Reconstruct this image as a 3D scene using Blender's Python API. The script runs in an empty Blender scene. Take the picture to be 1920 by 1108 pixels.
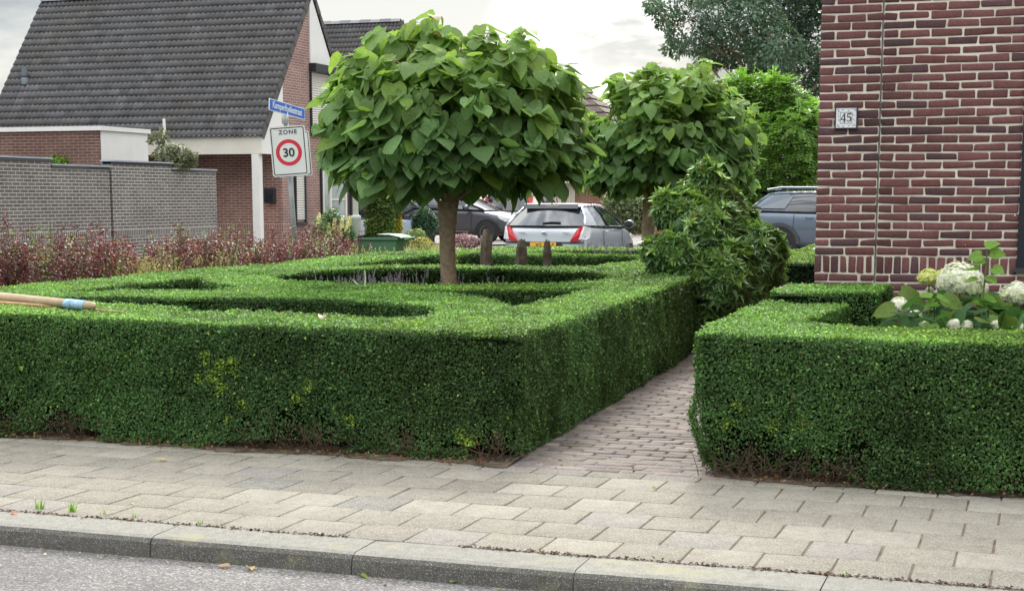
import bpy, bmesh, math, random
import numpy as np
from mathutils import Matrix, Vector, geometry
sc = bpy.context.scene
COL = sc.collection
PI = math.pi
rng = np.random.default_rng(7)
random.seed(5)

# ------------------------------------------------------------------ camera
H, TH, PH, F = 1.48, math.radians(18.9), math.radians(8.3), 2900.0
_c, _s, _cp, _sp = math.cos(TH), math.sin(TH), math.cos(PH), math.sin(PH)
CR = np.array([_c, _s, 0.]); CF = np.array([-_s*_cp, _c*_cp, -_sp]); CU = np.array([-_s*_sp, _c*_sp, _cp])
EYE = np.array([0, 0, H])
cam_data = bpy.data.cameras.new('camera')
cam = bpy.data.objects.new('camera', cam_data); COL.objects.link(cam)
cam.location = (0, 0, H)
cam.rotation_euler = (PI/2 - PH, 0, TH)
cam_data.sensor_width = 36; cam_data.lens = 36*F/1920
cam_data.shift_y = 240/1920
cam_data.clip_end = 3000; cam_data.clip_start = .05
sc.camera = cam

def ray(u, v): return CF + (u-960)/F*CR - (v-794)/F*CU
def gz(u, v, z=0.): d = ray(u, v); return EYE + d*((z-H)/d[2])
def gy(u, v, y): d = ray(u, v); return EYE + d*(y/d[1])
def gx(u, v, x): d = ray(u, v); return EYE + d*(x/d[0])
def gd(u, v, D): d = ray(u, v); return EYE + d*(D/(-_s*d[0]+_c*d[1]))

# ------------------------------------------------------------------ light and sky
SUN_EL, SUN_AZ = 34.0, 6.0          # soft sun behind the clouds, beyond the trees; azimuth clockwise from +Y minus camera yaw
SUN_POWER, SUN_ANGLE = 2.0, 14.0
SKY_NISHITA, SKY_CLOUD = .10, 1.0
EXPOSURE = 0.76
az = -TH + math.radians(SUN_AZ)
sun_dir = Vector((math.sin(az)*math.cos(math.radians(SUN_EL)), math.cos(az)*math.cos(math.radians(SUN_EL)), math.sin(math.radians(SUN_EL))))
sl = bpy.data.lights.new('sun', 'SUN'); sl.energy = SUN_POWER; sl.angle = math.radians(SUN_ANGLE); sl.color = (1, .95, .86)
so = bpy.data.objects.new('sun', sl); COL.objects.link(so)
so.rotation_euler = sun_dir.to_track_quat('Z', 'Y').to_euler()
so.location = (0, 0, 30)

world = bpy.data.worlds.new('World'); sc.world = world
world.use_nodes = True
wn = world.node_tree; wn.nodes.clear()
def W(t, **k):
    n = wn.nodes.new(t)
    for a, b in k.items(): setattr(n, a, b)
    return n
def wl(a, b): wn.links.new(a, b)
sky = W('ShaderNodeTexSky', sky_type='NISHITA'); sky.sun_disc = False
sky.sun_elevation = math.radians(SUN_EL); sky.sun_rotation = az
bg1 = W('ShaderNodeBackground'); bg1.inputs[1].default_value = SKY_NISHITA
wl(sky.outputs[0], bg1.inputs[0])
tc = W('ShaderNodeTexCoord')
sep = W('ShaderNodeSeparateXYZ'); wl(tc.outputs['Generated'], sep.inputs[0])
# clouds: flattened noise on the view direction
mp = W('ShaderNodeMapping'); mp.inputs['Scale'].default_value = (1, 1, 3.2); mp.inputs['Location'].default_value = (2.2, 1.9, .35)
wl(tc.outputs['Generated'], mp.inputs[0])
nz = W('ShaderNodeTexNoise'); nz.inputs['Scale'].default_value = 5.5; nz.inputs['Detail'].default_value = 7; nz.inputs['Roughness'].default_value = .52
wl(mp.outputs[0], nz.inputs['Vector'])
cr = W('ShaderNodeValToRGB')
e = cr.color_ramp.elements
e[0].position = .42; e[0].color = (.33, .365, .41, 1)
e[1].position = .57; e[1].color = (.90, .89, .865, 1)
x = cr.color_ramp.elements.new(.50); x.color = (.60, .62, .64, 1)
wl(nz.outputs[0], cr.inputs[0])
# bright gap in the clouds where the sun stands
gap = Vector(ray(1112, 95)); gap.normalize()
dp = W('ShaderNodeVectorMath', operation='DOT_PRODUCT'); dp.inputs[1].default_value = gap
wl(tc.outputs['Generated'], dp.inputs[0])
g1 = W('ShaderNodeMapRange'); g1.inputs['From Min'].default_value = .9972; g1.inputs['From Max'].default_value = .99995; g1.inputs['To Max'].default_value = 1.5
g1.interpolation_type = 'SMOOTHSTEP'
wl(dp.outputs['Value'], g1.inputs['Value'])
n5 = W('ShaderNodeTexNoise'); n5.inputs['Scale'].default_value = 13; n5.inputs['Detail'].default_value = 6; wl(mp.outputs[0], n5.inputs['Vector'])
g5 = W('ShaderNodeMapRange'); g5.inputs['From Min'].default_value = .40; g5.inputs['From Max'].default_value = .56; g5.inputs['To Min'].default_value = .25
wl(n5.outputs[0], g5.inputs['Value'])
gm = W('ShaderNodeMath', operation='MULTIPLY'); wl(g1.outputs[0], gm.inputs[0]); wl(g5.outputs[0], gm.inputs[1])
mg = W('ShaderNodeMixRGB', blend_type='ADD'); mg.inputs[0].default_value = 1
gc = W('ShaderNodeMixRGB', blend_type='MULTIPLY'); gc.inputs[0].default_value = 1; gc.inputs[2].default_value = (1, .95, .84, 1)
wl(gm.outputs[0], gc.inputs[1]); wl(cr.outputs[0], mg.inputs[1]); wl(gc.outputs[0], mg.inputs[2])
# overcast dome: brighter towards the zenith
zr = W('ShaderNodeMapRange'); zr.inputs['From Min'].default_value = .17; zr.inputs['From Max'].default_value = .75; zr.inputs['To Min'].default_value = .50; zr.inputs['To Max'].default_value = 3.0
wl(sep.outputs[2], zr.inputs['Value'])
mz = W('ShaderNodeMixRGB', blend_type='MULTIPLY'); mz.inputs[0].default_value = 1
wl(mg.outputs[0], mz.inputs[1]); wl(zr.outputs[0], mz.inputs[2])
bg2 = W('ShaderNodeBackground'); bg2.inputs[1].default_value = SKY_CLOUD
wl(mz.outputs[0], bg2.inputs[0])
mx = W('ShaderNodeMixShader'); mx.inputs[0].default_value = .86
wl(bg1.outputs[0], mx.inputs[1]); wl(bg2.outputs[0], mx.inputs[2])
wo = W('ShaderNodeOutputWorld'); wl(mx.outputs[0], wo.inputs[0])

sc.view_settings.view_transform = 'Standard'; sc.view_settings.look = 'None'
sc.view_settings.gamma = 1; sc.view_settings.exposure = EXPOSURE
sc.cycles.use_denoising = True
sc.cycles.max_bounces = 6; sc.cycles.transparent_max_bounces = 6

# ------------------------------------------------------------------ helpers
def tag(o, label=None, cat=None, group=None, kind=None):
    if label: o['label'] = label
    if cat: o['category'] = cat
    if group: o['group'] = group
    if kind: o['kind'] = kind
    return o

def thing(name, label, cat, loc=(0, 0, 0), rotz=0, group=None):
    o = bpy.data.objects.new(name, None); COL.objects.link(o)
    o.location = loc; o.rotation_euler = (0, 0, rotz); o.empty_display_size = .2
    return tag(o, label, cat, group)

def link(name, me, mat, parent=None, local=False):
    o = bpy.data.objects.new(name, me); COL.objects.link(o)
    if mat is not None:
        for m in (mat if isinstance(mat, (list, tuple)) else [mat]): me.materials.append(m)
    if parent is not None:
        o.parent = parent
        if not local:
            o.matrix_parent_inverse = (Matrix.Translation(parent.location) @ parent.rotation_euler.to_matrix().to_4x4()).inverted()
    return o

def mesh_np(name, V, Fs, mat, parent=None, col=None, smooth=False, local=False):
    """V (n,3), Fs (m,k) all faces with k corners; col (m,3) one colour per face"""
    V = np.ascontiguousarray(V, dtype=np.float32); Fs = np.ascontiguousarray(Fs, dtype=np.int32)
    m, k = Fs.shape
    me = bpy.data.meshes.new(name)
    me.vertices.add(len(V)); me.vertices.foreach_set('co', V.ravel())
    me.loops.add(m*k); me.loops.foreach_set('vertex_index', Fs.ravel())
    me.polygons.add(m); me.polygons.foreach_set('loop_start', np.arange(0, m*k, k, dtype=np.int32))
    if smooth: me.polygons.foreach_set('use_smooth', np.ones(m, dtype=bool))
    me.update(calc_edges=True)
    if col is not None:
        a = me.attributes.new('col', 'FLOAT_COLOR', 'FACE')
        c4 = np.ones((m, 4), dtype=np.float32); c4[:, :3] = col
        a.data.foreach_set('color', c4.ravel())
    return link(name, me, mat, parent, local)

class MB:
    def __init__(s): s.v = []; s.f = []; s.c = []; s.cur = (1, 1, 1)
    def add(s, vs, fs):
        b = len(s.v); s.v += [tuple(map(float, p)) for p in vs]
        for f in fs: s.f.append([b+i for i in f]); s.c.append(s.cur)
        return s
    def box(s, x0, x1, y0, y1, z0, z1):
        return s.add([(x0, y0, z0), (x1, y0, z0), (x1, y1, z0), (x0, y1, z0), (x0, y0, z1), (x1, y0, z1), (x1, y1, z1), (x0, y1, z1)],
                     [(0, 3, 2, 1), (4, 5, 6, 7), (0, 1, 5, 4), (1, 2, 6, 5), (2, 3, 7, 6), (3, 0, 4, 7)])
    def quad(s, *p): return s.add(p, [tuple(range(len(p)))])
    def prism(s, poly, axis, a, b):
        """poly of 2D points extruded along axis 0/1/2 from a to b"""
        n = len(poly)
        def P(p, t):
            q = list(p); q.insert(axis, t); return q
        vs = [P(p, a) for p in poly] + [P(p, b) for p in poly]
        return s.add(vs, [tuple(range(n))[::-1], tuple(range(n, 2*n))] + [(i, (i+1) % n, n+(i+1) % n, n+i) for i in range(n)])
    def tube(s, pts, rad, n=10, cap=True):
        pts = [Vector(p) for p in pts]; rad = rad if hasattr(rad, '__len__') else [rad]*len(pts)
        vs = []; prev = None
        for i, p in enumerate(pts):
            d = (pts[min(i+1, len(pts)-1)] - pts[max(i-1, 0)]).normalized()
            a = Vector((1, 0, 0)) if prev is None and abs(d.x) < .9 else (Vector((0, 1, 0)) if prev is None else prev)
            a = (a - d*a.dot(d)).normalized(); prev = a; b = d.cross(a)
            vs += [p + (a*math.cos(2*PI*k/n) + b*math.sin(2*PI*k/n))*rad[i] for k in range(n)]
        fs = [(i*n+k, i*n+(k+1) % n, (i+1)*n+(k+1) % n, (i+1)*n+k) for i in range(len(pts)-1) for k in range(n)]
        if cap: fs += [tuple(range(n))[::-1], tuple(range((len(pts)-1)*n, len(pts)*n))]
        return s.add(vs, fs)
    def lathe(s, prof, c=(0, 0, 0), n=24, axis=2):
        vs = []
        for r, z in prof:
            for k in range(n):
                a, b = r*math.cos(2*PI*k/n), r*math.sin(2*PI*k/n)
                q = (a, b, z) if axis == 2 else ((a, z, b) if axis == 1 else (z, a, b))
                vs.append((c[0]+q[0], c[1]+q[1], c[2]+q[2]))
        fs = [(i*n+k, i*n+(k+1) % n, (i+1)*n+(k+1) % n, (i+1)*n+k) for i in range(len(prof)-1) for k in range(n)]
        return s.add(vs, fs)
    def build(s, name, mat, parent=None, smooth=False, local=False, col=False, bevel=0, subsurf=0, xf=None):
        me = bpy.data.meshes.new(name)
        vv = s.v if xf is None else [tuple(xf @ Vector(p)) for p in s.v]
        me.from_pydata(vv, [], s.f)
        if smooth: me.polygons.foreach_set('use_smooth', [True]*len(me.polygons))
        if col:
            a = me.attributes.new('col', 'FLOAT_COLOR', 'FACE')
            a.data.foreach_set('color', np.array([tuple(c)+(1,) for c in s.c], dtype=np.float32).ravel())
        me.update()
        o = link(name, me, mat, parent, local)
        if bevel:
            b = o.modifiers.new('Bevel', 'BEVEL'); b.width = bevel; b.segments = 2; b.limit_method = 'ANGLE'
        if subsurf:
            b = o.modifiers.new('Subsurf', 'SUBSURF'); b.levels = b.render_levels = subsurf
        return o

def fix_normals(o):
    bm = bmesh.new(); bm.from_mesh(o.data); bmesh.ops.recalc_face_normals(bm, faces=bm.faces[:]); bm.to_mesh(o.data); bm.free()
    return o

# lattice value noise, smooth, in [0,1]
_perm = rng.random((64, 64, 64)).astype(np.float32)
def vnoise(P, scale):
    p = np.asarray(P, dtype=np.float64)*scale + 1000.3
    i = np.floor(p).astype(int); f = p-i; f = f*f*(3-2*f); out = 0
    for dx in (0, 1):
        for dy in (0, 1):
            for dz in (0, 1):
                w = (f[:, 0] if dx else 1-f[:, 0])*(f[:, 1] if dy else 1-f[:, 1])*(f[:, 2] if dz else 1-f[:, 2])
                out = out + w*_perm[(i[:, 0]+dx) & 63, (i[:, 1]+dy) & 63, (i[:, 2]+dz) & 63]
    return out

def nrm(a): return a/np.maximum(np.linalg.norm(a, axis=1, keepdims=True), 1e-9)

def leaves(name, P, N, T, L, Wd, col, mat, parent=None, tpl=None, bend=None, curl=None, local=False):
    """one mesh of many leaves. P base points, N leaf normal, T direction base->tip, tpl=(along, across, lift_bend, lift_curl) verts and faces"""
    V0, F0 = tpl
    V0 = np.array(V0, dtype=np.float64)
    n = len(P); T = nrm(T - N*np.sum(T*N, axis=1, keepdims=True)); B = np.cross(N, T)
    bend = np.zeros(n) if bend is None else bend; curl = np.zeros(n) if curl is None else curl
    out = np.empty((n, len(V0), 3))
    for k, (a, c, lb, lc) in enumerate(V0):
        out[:, k] = P + T*(a*L)[:, None] + B*(c*Wd)[:, None] + N*((lb*bend+lc*curl)*L)[:, None]
    F0 = np.array(F0)
    Fa = (F0[None] + (np.arange(n)*len(V0))[:, None, None]).reshape(-1, F0.shape[1])
    c = np.repeat(col, len(F0), axis=0)
    return mesh_np(name, out.reshape(-1, 3), Fa, mat, parent, c, smooth=len(F0) > 2, local=local)

TPL_DIAMOND = ([(0, 0, 0, 0), (.5, -.5, 0, .3), (1, 0, -.3, 0), (.5, .5, 0, .3)], [(0, 1, 2, 3)])
TPL_FOLD = ([(0, 0, 0, 0), (.3, -.5, 0, .3), (.7, -.38, -.35, .25), (1, 0, -1, 0), (.7, .38, -.35, .25), (.3, .5, 0, .3), (.5, 0, -.18, 0)],
            [(0, 1, 2, 6), (6, 2, 3, 3), (0, 6, 4, 5), (6, 3, 4, 4)])
TPL_FOLD = ([(0, 0, 0, 0), (.35, -.5, -.05, .3), (1, 0, -1, 0), (.35, .5, -.05, .3), (.5, 0, -.2, 0)], [(0, 1, 4), (1, 2, 4), (0, 4, 3), (4, 2, 3)])
def _heart():
    rows = [(-.03, .28, -.10), (.08, .47, -.05), (.24, .54, 0), (.44, .51, 0), (.63, .41, 0), (.80, .26, 0), (.92, .11, .02), (1.04, .004, 0)]
    V = []
    for t, w, sh in rows:
        for c in (-1, -.5, 0, .5, 1):
            a = t + sh*abs(c)
            V.append((a, c*w, -max(t, 0)**1.7, abs(c)*.16*w*2+.055*math.sin(6.5*t+1.5*c)*c))
    Fc = [(i*5+j, i*5+j+1, (i+1)*5+j+1, (i+1)*5+j) for i in range(len(rows)-1) for j in range(4)]
    return V, Fc
TPL_HEART = _heart()

# ------------------------------------------------------------------ materials
def nt(name):
    m = bpy.data.materials.new(name); m.use_nodes = True
    t = m.node_tree; b = t.nodes['Principled BSDF']
    return m, t, b
def N(t, k, **kw):
    n = t.nodes.new(k)
    for a, b in kw.items(): setattr(n, a, b)
    return n

def pm(name, color, rough=.6, var=.15, scale=6., bump=0., bscale=40., metal=0., spec=.5, coat=0., color2=None, detail=5, coord='Object', alpha=None):
    m, t, b = nt(name)
    b.inputs['Roughness'].default_value = rough; b.inputs['Metallic'].default_value = metal
    b.inputs['Specular IOR Level'].default_value = spec; b.inputs['Coat Weight'].default_value = coat
    tcn = N(t, 'ShaderNodeTexCoord')
    n1 = N(t, 'ShaderNodeTexNoise'); n1.inputs['Scale'].default_value = scale; n1.inputs['Detail'].default_value = detail
    t.links.new(tcn.outputs[coord], n1.inputs['Vector'])
    r = N(t, 'ShaderNodeValToRGB'); c = np.array(color)
    c2 = np.array(color2) if color2 is not None else np.clip(c*(1+var), 0, 1)
    c1 = c if color2 is not None else c*(1-var)
    r.color_ramp.elements[0].position = .3; r.color_ramp.elements[1].position = .7
    r.color_ramp.elements[0].color = (*c1, 1); r.color_ramp.elements[1].color = (*c2, 1)
    t.links.new(n1.outputs[0], r.inputs[0]); t.links.new(r.outputs[0], b.inputs['Base Color'])
    if bump:
        n2 = N(t, 'ShaderNodeTexNoise'); n2.inputs['Scale'].default_value = bscale; n2.inputs['Detail'].default_value = 4
        t.links.new(tcn.outputs[coord], n2.inputs['Vector'])
        bp = N(t, 'ShaderNodeBump'); bp.inputs['Strength'].default_value = bump; bp.inputs['Distance'].default_value = .01
        t.links.new(n2.outputs[0], bp.inputs['Height']); t.links.new(bp.outputs[0], b.inputs['Normal'])
    return m

def leaf_mat(name, trans=.3, rough=.45, spec=.4, tint=(1, 1, .6), back=1.0):
    """colour comes from each leaf's own 'col' attribute; light passes through the blade"""
    m, t, b = nt(name)
    a = N(t, 'ShaderNodeAttribute', attribute_name='col')
    b.inputs['Roughness'].default_value = rough; b.inputs['Specular IOR Level'].default_value = spec
    tcn = N(t, 'ShaderNodeTexCoord'); nv = N(t, 'ShaderNodeTexNoise'); nv.inputs['Scale'].default_value = 55; nv.inputs['Detail'].default_value = 4; nv.inputs['Roughness'].default_value = .65
    t.links.new(tcn.outputs['Object'], nv.inputs['Vector'])
    rv = N(t, 'ShaderNodeMapRange'); rv.inputs['From Min'].default_value = .3; rv.inputs['From Max'].default_value = .7; rv.inputs['To Min'].default_value = .78; rv.inputs['To Max'].default_value = 1.2
    t.links.new(nv.outputs[0], rv.inputs['Value'])
    av = N(t, 'ShaderNodeMixRGB', blend_type='MULTIPLY'); av.inputs[0].default_value = 1
    t.links.new(a.outputs['Color'], av.inputs[1]); t.links.new(rv.outputs[0], av.inputs[2]); t.links.new(av.outputs[0], b.inputs['Base Color'])
    tr = N(t, 'ShaderNodeBsdfTranslucent')
    mu = N(t, 'ShaderNodeMixRGB', blend_type='MULTIPLY'); mu.inputs[0].default_value = 1
    k = 2.2*back
    mu.inputs[2].default_value = (tint[0]*k, tint[1]*k, tint[2]*k, 1)
    t.links.new(av.outputs[0], mu.inputs[1]); t.links.new(mu.outputs[0], tr.inputs[0])
    mxs = N(t, 'ShaderNodeMixShader'); mxs.inputs[0].default_value = trans
    t.links.new(b.outputs[0], mxs.inputs[1]); t.links.new(tr.outputs[0], mxs.inputs[2])
    t.links.new(mxs.outputs[0], t.nodes['Material Output'].inputs[0])
    return m

def attr_mat(name, rough=.8, nscale=60., namt=.35, bump=.3, spec=.3, bscale=120., stain=None, speck=None):
    """per-brick / per-tile colour from 'col', broken up by fine grain"""
    m, t, b = nt(name)
    a = N(t, 'ShaderNodeAttribute', attribute_name='col')
    tcn = N(t, 'ShaderNodeTexCoord')
    n1 = N(t, 'ShaderNodeTexNoise'); n1.inputs['Scale'].default_value = nscale; n1.inputs['Detail'].default_value = 6; n1.inputs['Roughness'].default_value = .7
    t.links.new(tcn.outputs['Object'], n1.inputs['Vector'])
    mr = N(t, 'ShaderNodeMapRange'); mr.inputs['From Min'].default_value = .25; mr.inputs['From Max'].default_value = .75
    mr.inputs['To Min'].default_value = 1-namt; mr.inputs['To Max'].default_value = 1+namt
    t.links.new(n1.outputs[0], mr.inputs['Value'])
    mu = N(t, 'ShaderNodeMixRGB', blend_type='MULTIPLY'); mu.inputs[0].default_value = 1
    t.links.new(a.outputs['Color'], mu.inputs[1]); t.links.new(mr.outputs[0], mu.inputs[2])
    nb = N(t, 'ShaderNodeTexNoise'); nb.inputs['Scale'].default_value = nscale*.13; nb.inputs['Detail'].default_value = 7; nb.inputs['Roughness'].default_value = .75
    t.links.new(tcn.outputs['Object'], nb.inputs['Vector'])
    mb_ = N(t, 'ShaderNodeMapRange'); mb_.inputs['From Min'].default_value = .3; mb_.inputs['From Max'].default_value = .7; mb_.inputs['To Min'].default_value = 1-namt*.45; mb_.inputs['To Max'].default_value = 1+namt*.4
    t.links.new(nb.outputs[0], mb_.inputs['Value'])
    mu2 = N(t, 'ShaderNodeMixRGB', blend_type='MULTIPLY'); mu2.inputs[0].default_value = 1
    t.links.new(mu.outputs[0], mu2.inputs[1]); t.links.new(mb_.outputs[0], mu2.inputs[2])
    last = mu2.outputs[0]
    if stain:
        sc_, lo, hi, colr, amt = stain
        n3 = N(t, 'ShaderNodeTexNoise'); n3.inputs['Scale'].default_value = sc_; n3.inputs['Detail'].default_value = 6; n3.inputs['Roughness'].default_value = .65
        t.links.new(tcn.outputs['Object'], n3.inputs['Vector'])
        m3 = N(t, 'ShaderNodeMapRange'); m3.inputs['From Min'].default_value = lo; m3.inputs['From Max'].default_value = hi; m3.inputs['To Max'].default_value = amt
        t.links.new(n3.outputs[0], m3.inputs['Value'])
        mm = N(t, 'ShaderNodeMixRGB'); mm.inputs[2].default_value = (*colr, 1)
        t.links.new(m3.outputs[0], mm.inputs[0]); t.links.new(last, mm.inputs[1]); last = mm.outputs[0]
    if speck:
        vs, thr, colr = speck
        vo = N(t, 'ShaderNodeTexVoronoi'); vo.inputs['Scale'].default_value = vs
        t.links.new(tcn.outputs['Object'], vo.inputs['Vector'])
        m4 = N(t, 'ShaderNodeMapRange'); m4.inputs['From Min'].default_value = thr; m4.inputs['From Max'].default_value = thr+.12
        sp = N(t, 'ShaderNodeSeparateColor'); t.links.new(vo.outputs['Color'], sp.inputs[0])
        t.links.new(sp.outputs[0], m4.inputs['Value'])
        mm = N(t, 'ShaderNodeMixRGB'); mm.inputs[2].default_value = (*colr, 1)
        t.links.new(m4.outputs[0], mm.inputs[0]); t.links.new(last, mm.inputs[1]); last = mm.outputs[0]
    t.links.new(last, b.inputs['Base Color'])
    b.inputs['Roughness'].default_value = rough; b.inputs['Specular IOR Level'].default_value = spec
    n2 = N(t, 'ShaderNodeTexNoise'); n2.inputs['Scale'].default_value = bscale; n2.inputs['Detail'].default_value = 5
    t.links.new(tcn.outputs['Object'], n2.inputs['Vector'])
    bp = N(t, 'ShaderNodeBump'); bp.inputs['Strength'].default_value = bump; bp.inputs['Distance'].default_value = .004
    t.links.new(n2.outputs[0], bp.inputs['Height']); t.links.new(bp.outputs[0], b.inputs['Normal'])
    return m

def brick_mat(name, c1, c2, mortar, axis='x', zs=None, bw=.22, bh=.0625, ms=.012, var=.3):
    """running-bond brickwork on a wall along x or y; zs=(z0,z1) is a soldier course"""
    m, t, b = nt(name)
    tcn = N(t, 'ShaderNodeTexCoord'); sp = N(t, 'ShaderNodeSeparateXYZ'); t.links.new(tcn.outputs['Object'], sp.inputs[0])
    def brick(vec, w, h, off):
        bn = N(t, 'ShaderNodeTexBrick'); bn.offset = off
        bn.inputs['Color1'].default_value = (*c1, 1); bn.inputs['Color2'].default_value = (*c2, 1); bn.inputs['Mortar'].default_value = (*mortar, 1)
        bn.inputs['Scale'].default_value = 1; bn.inputs['Mortar Size'].default_value = ms/2; bn.inputs['Mortar Smooth'].default_value = .15
        bn.inputs['Bias'].default_value = 0; bn.inputs['Brick Width'].default_value = w; bn.inputs['Row Height'].default_value = h
        t.links.new(vec, bn.inputs['Vector']); return bn
    cb = N(t, 'ShaderNodeCombineXYZ')
    t.links.new(sp.outputs[0 if axis == 'x' else 1], cb.inputs[0]); t.links.new(sp.outputs[2], cb.inputs[1])
    b1 = brick(cb.outputs[0], bw, bh, .5)
    colo, fac = b1.outputs['Color'], b1.outputs['Fac']
    if zs:
        cb2 = N(t, 'ShaderNodeCombineXYZ')
        ad = N(t, 'ShaderNodeMath', operation='SUBTRACT'); ad.inputs[1].default_value = zs[0]
        t.links.new(sp.outputs[2], ad.inputs[0])
        t.links.new(sp.outputs[0 if axis == 'x' else 1], cb2.inputs[0]); t.links.new(ad.outputs[0], cb2.inputs[1])
        b2 = brick(cb2.outputs[0], .0625, zs[1]-zs[0], 0)
        g = N(t, 'ShaderNodeMath', operation='GREATER_THAN'); g.inputs[1].default_value = zs[0]
        l = N(t, 'ShaderNodeMath', operation='LESS_THAN'); l.inputs[1].default_value = zs[1]
        t.links.new(sp.outputs[2], g.inputs[0]); t.links.new(sp.outputs[2], l.inputs[0])
        mu = N(t, 'ShaderNodeMath', operation='MULTIPLY'); t.links.new(g.outputs[0], mu.inputs[0]); t.links.new(l.outputs[0], mu.inputs[1])
        mm = N(t, 'ShaderNodeMixRGB'); t.links.new(mu.outputs[0], mm.inputs[0]); t.links.new(colo, mm.inputs[1]); t.links.new(b2.outputs['Color'], mm.inputs[2])
        colo = mm.outputs[0]
    n1 = N(t, 'ShaderNodeTexNoise'); n1.inputs['Scale'].default_value = 1.3; n1.inputs['Detail'].default_value = 8; n1.inputs['Roughness'].default_value = .7
    t.links.new(tcn.outputs['Object'], n1.inputs['Vector'])
    mr = N(t, 'ShaderNodeMapRange'); mr.inputs['From Min'].default_value = .25; mr.inputs['From Max'].default_value = .75
    mr.inputs['To Min'].default_value = 1-var; mr.inputs['To Max'].default_value = 1+var
    t.links.new(n1.outputs[0], mr.inputs['Value'])
    mu2 = N(t, 'ShaderNodeMixRGB', blend_type='MULTIPLY'); mu2.inputs[0].default_value = 1
    t.links.new(colo, mu2.inputs[1]); t.links.new(mr.outputs[0], mu2.inputs[2]); t.links.new(mu2.outputs[0], b.inputs['Base Color'])
    b.inputs['Roughness'].default_value = .85; b.inputs['Specular IOR Level'].default_value = .25
    bp = N(t, 'ShaderNodeBump'); bp.inputs['Strength'].default_value = .5; bp.inputs['Distance'].default_value = .006; bp.invert = True
    t.links.new(fac, bp.inputs['Height']); t.links.new(bp.outputs[0], b.inputs['Normal'])
    return m

def glass_mat(name, tint=(.02, .025, .03), rough=.04):
    return pm(name, tint, rough=rough, var=.1, spec=.9, coat=.6)

M = dict(
    white=pm('white_board', (.74, .73, .69), .5, .04, 3), cream=pm('cream_board', (.70, .67, .57), .55, .05, 3),
    shutter=pm('roller_shutter', (.62, .60, .54), .5, .05, 3),
    dark=pm('dark_frame', (.02, .022, .03), .4, .2, 5), black=pm('black_plastic', (.012, .013, .015), .5, .2, 8),
    glass=glass_mat('window_glass'), galv=pm('galvanised_steel', (.36, .38, .38), .5, .15, 9, .05, 60, .5),
    wood=pm('handle_wood', (.43, .31, .19), .55, .2, 8, .1, 60), bark=pm('catalpa_bark', (.30, .21, .135), .9, .45, 22, 1., 28, spec=.1, color2=(.50, .39, .27)),
    post=pm('weathered_post', (.085, .062, .045), .95, .4, 14, 1., 60, spec=.1, color2=(.20, .17, .13)),
    soil=pm('soil', (.055, .038, .025), .95, .5, 12, 1., 30, spec=.1),
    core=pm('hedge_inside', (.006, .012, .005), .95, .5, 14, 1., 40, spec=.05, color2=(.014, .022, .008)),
    twig=pm('bare_twig', (.105, .072, .05), .9, .35, 20, spec=.1), stem=pm('plant_stem', (.10, .16, .04), .7, .3, 12),
    coping=pm('zinc_coping', (.42, .45, .52), .4, .1, 5, metal=.4),
    chrome=pm('chrome', (.7, .7, .7), .15, .05, 5, metal=1.), tyre=pm('tyre_rubber', (.015, .015, .016), .8, .2, 20),
    rim=pm('alloy_rim', (.55, .56, .58), .3, .08, 10, metal=.8),
    lightred=pm('tail_lens_red', (.55, .012, .02), .18, .1, 8, coat=.6), lightclear=pm('lens_clear', (.62, .62, .62), .12, .1, 12, coat=.8),
    plate=pm('plate_yellow', (.80, .42, .03), .4, .05, 8), silver=pm('silver_paint', (.46, .49, .52), .30, .01, 1, metal=.7, coat=.5),
    grey=pm('grey_paint', (.060, .064, .075), .3, .05, 3, metal=.2, coat=.5), bluegrey=pm('bluegrey_paint', (.12, .155, .20), .3, .05, 3, metal=.3, coat=.8),
    navy=pm('dark_paint', (.02, .022, .03), .3, .05, 3, coat=.8), whitecar=pm('white_paint', (.72, .73, .75), .3, .03, 3, coat=.7),
    green=pm('bin_green', (.075, .19, .10), .6, .1, 6), signwhite=pm('sign_white', (.72, .74, .72), .4, .03, 4),
    signred=pm('sign_red', (.62, .025, .05), .4, .05, 6), signblack=pm('sign_black', (.02, .025, .03), .5, .1, 6), signblue=pm('sign_blue', (.01, .12, .55), .4, .06, 6),
    tile=pm('number_tile', (.76, .76, .76), .25, .03, 6), bluesleeve=pm('blue_sleeve', (.10, .28, .50), .35, .6, 30, color2=(.45, .60, .70)),
)
M['leaf'] = leaf_mat('leaf', .30)
M['boxleaf'] = leaf_mat('boxwood_leaf', .26, .55, .22)
M['bigleaf'] = leaf_mat('catalpa_leaf', .38, .58, .22)
M['petal'] = leaf_mat('petal', .35, .7, .1, (1, 1, .9), .45)
M['brickattr'] = attr_mat('clinker_brick', .75, 45, .35, .5, .3, 90)
M['paver'] = attr_mat('concrete_paver', .9, 95, .48, .5, .15, 190, stain=(1.3, .54, .74, (.36, .335, .28), .5), speck=(260, .80, (.36, .35, .31)))
M['pathbrick'] = attr_mat('path_brick', .8, 60, .30, .4, .25, 120, stain=(2.5, .48, .75, (.27, .235, .20), .6))
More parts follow.
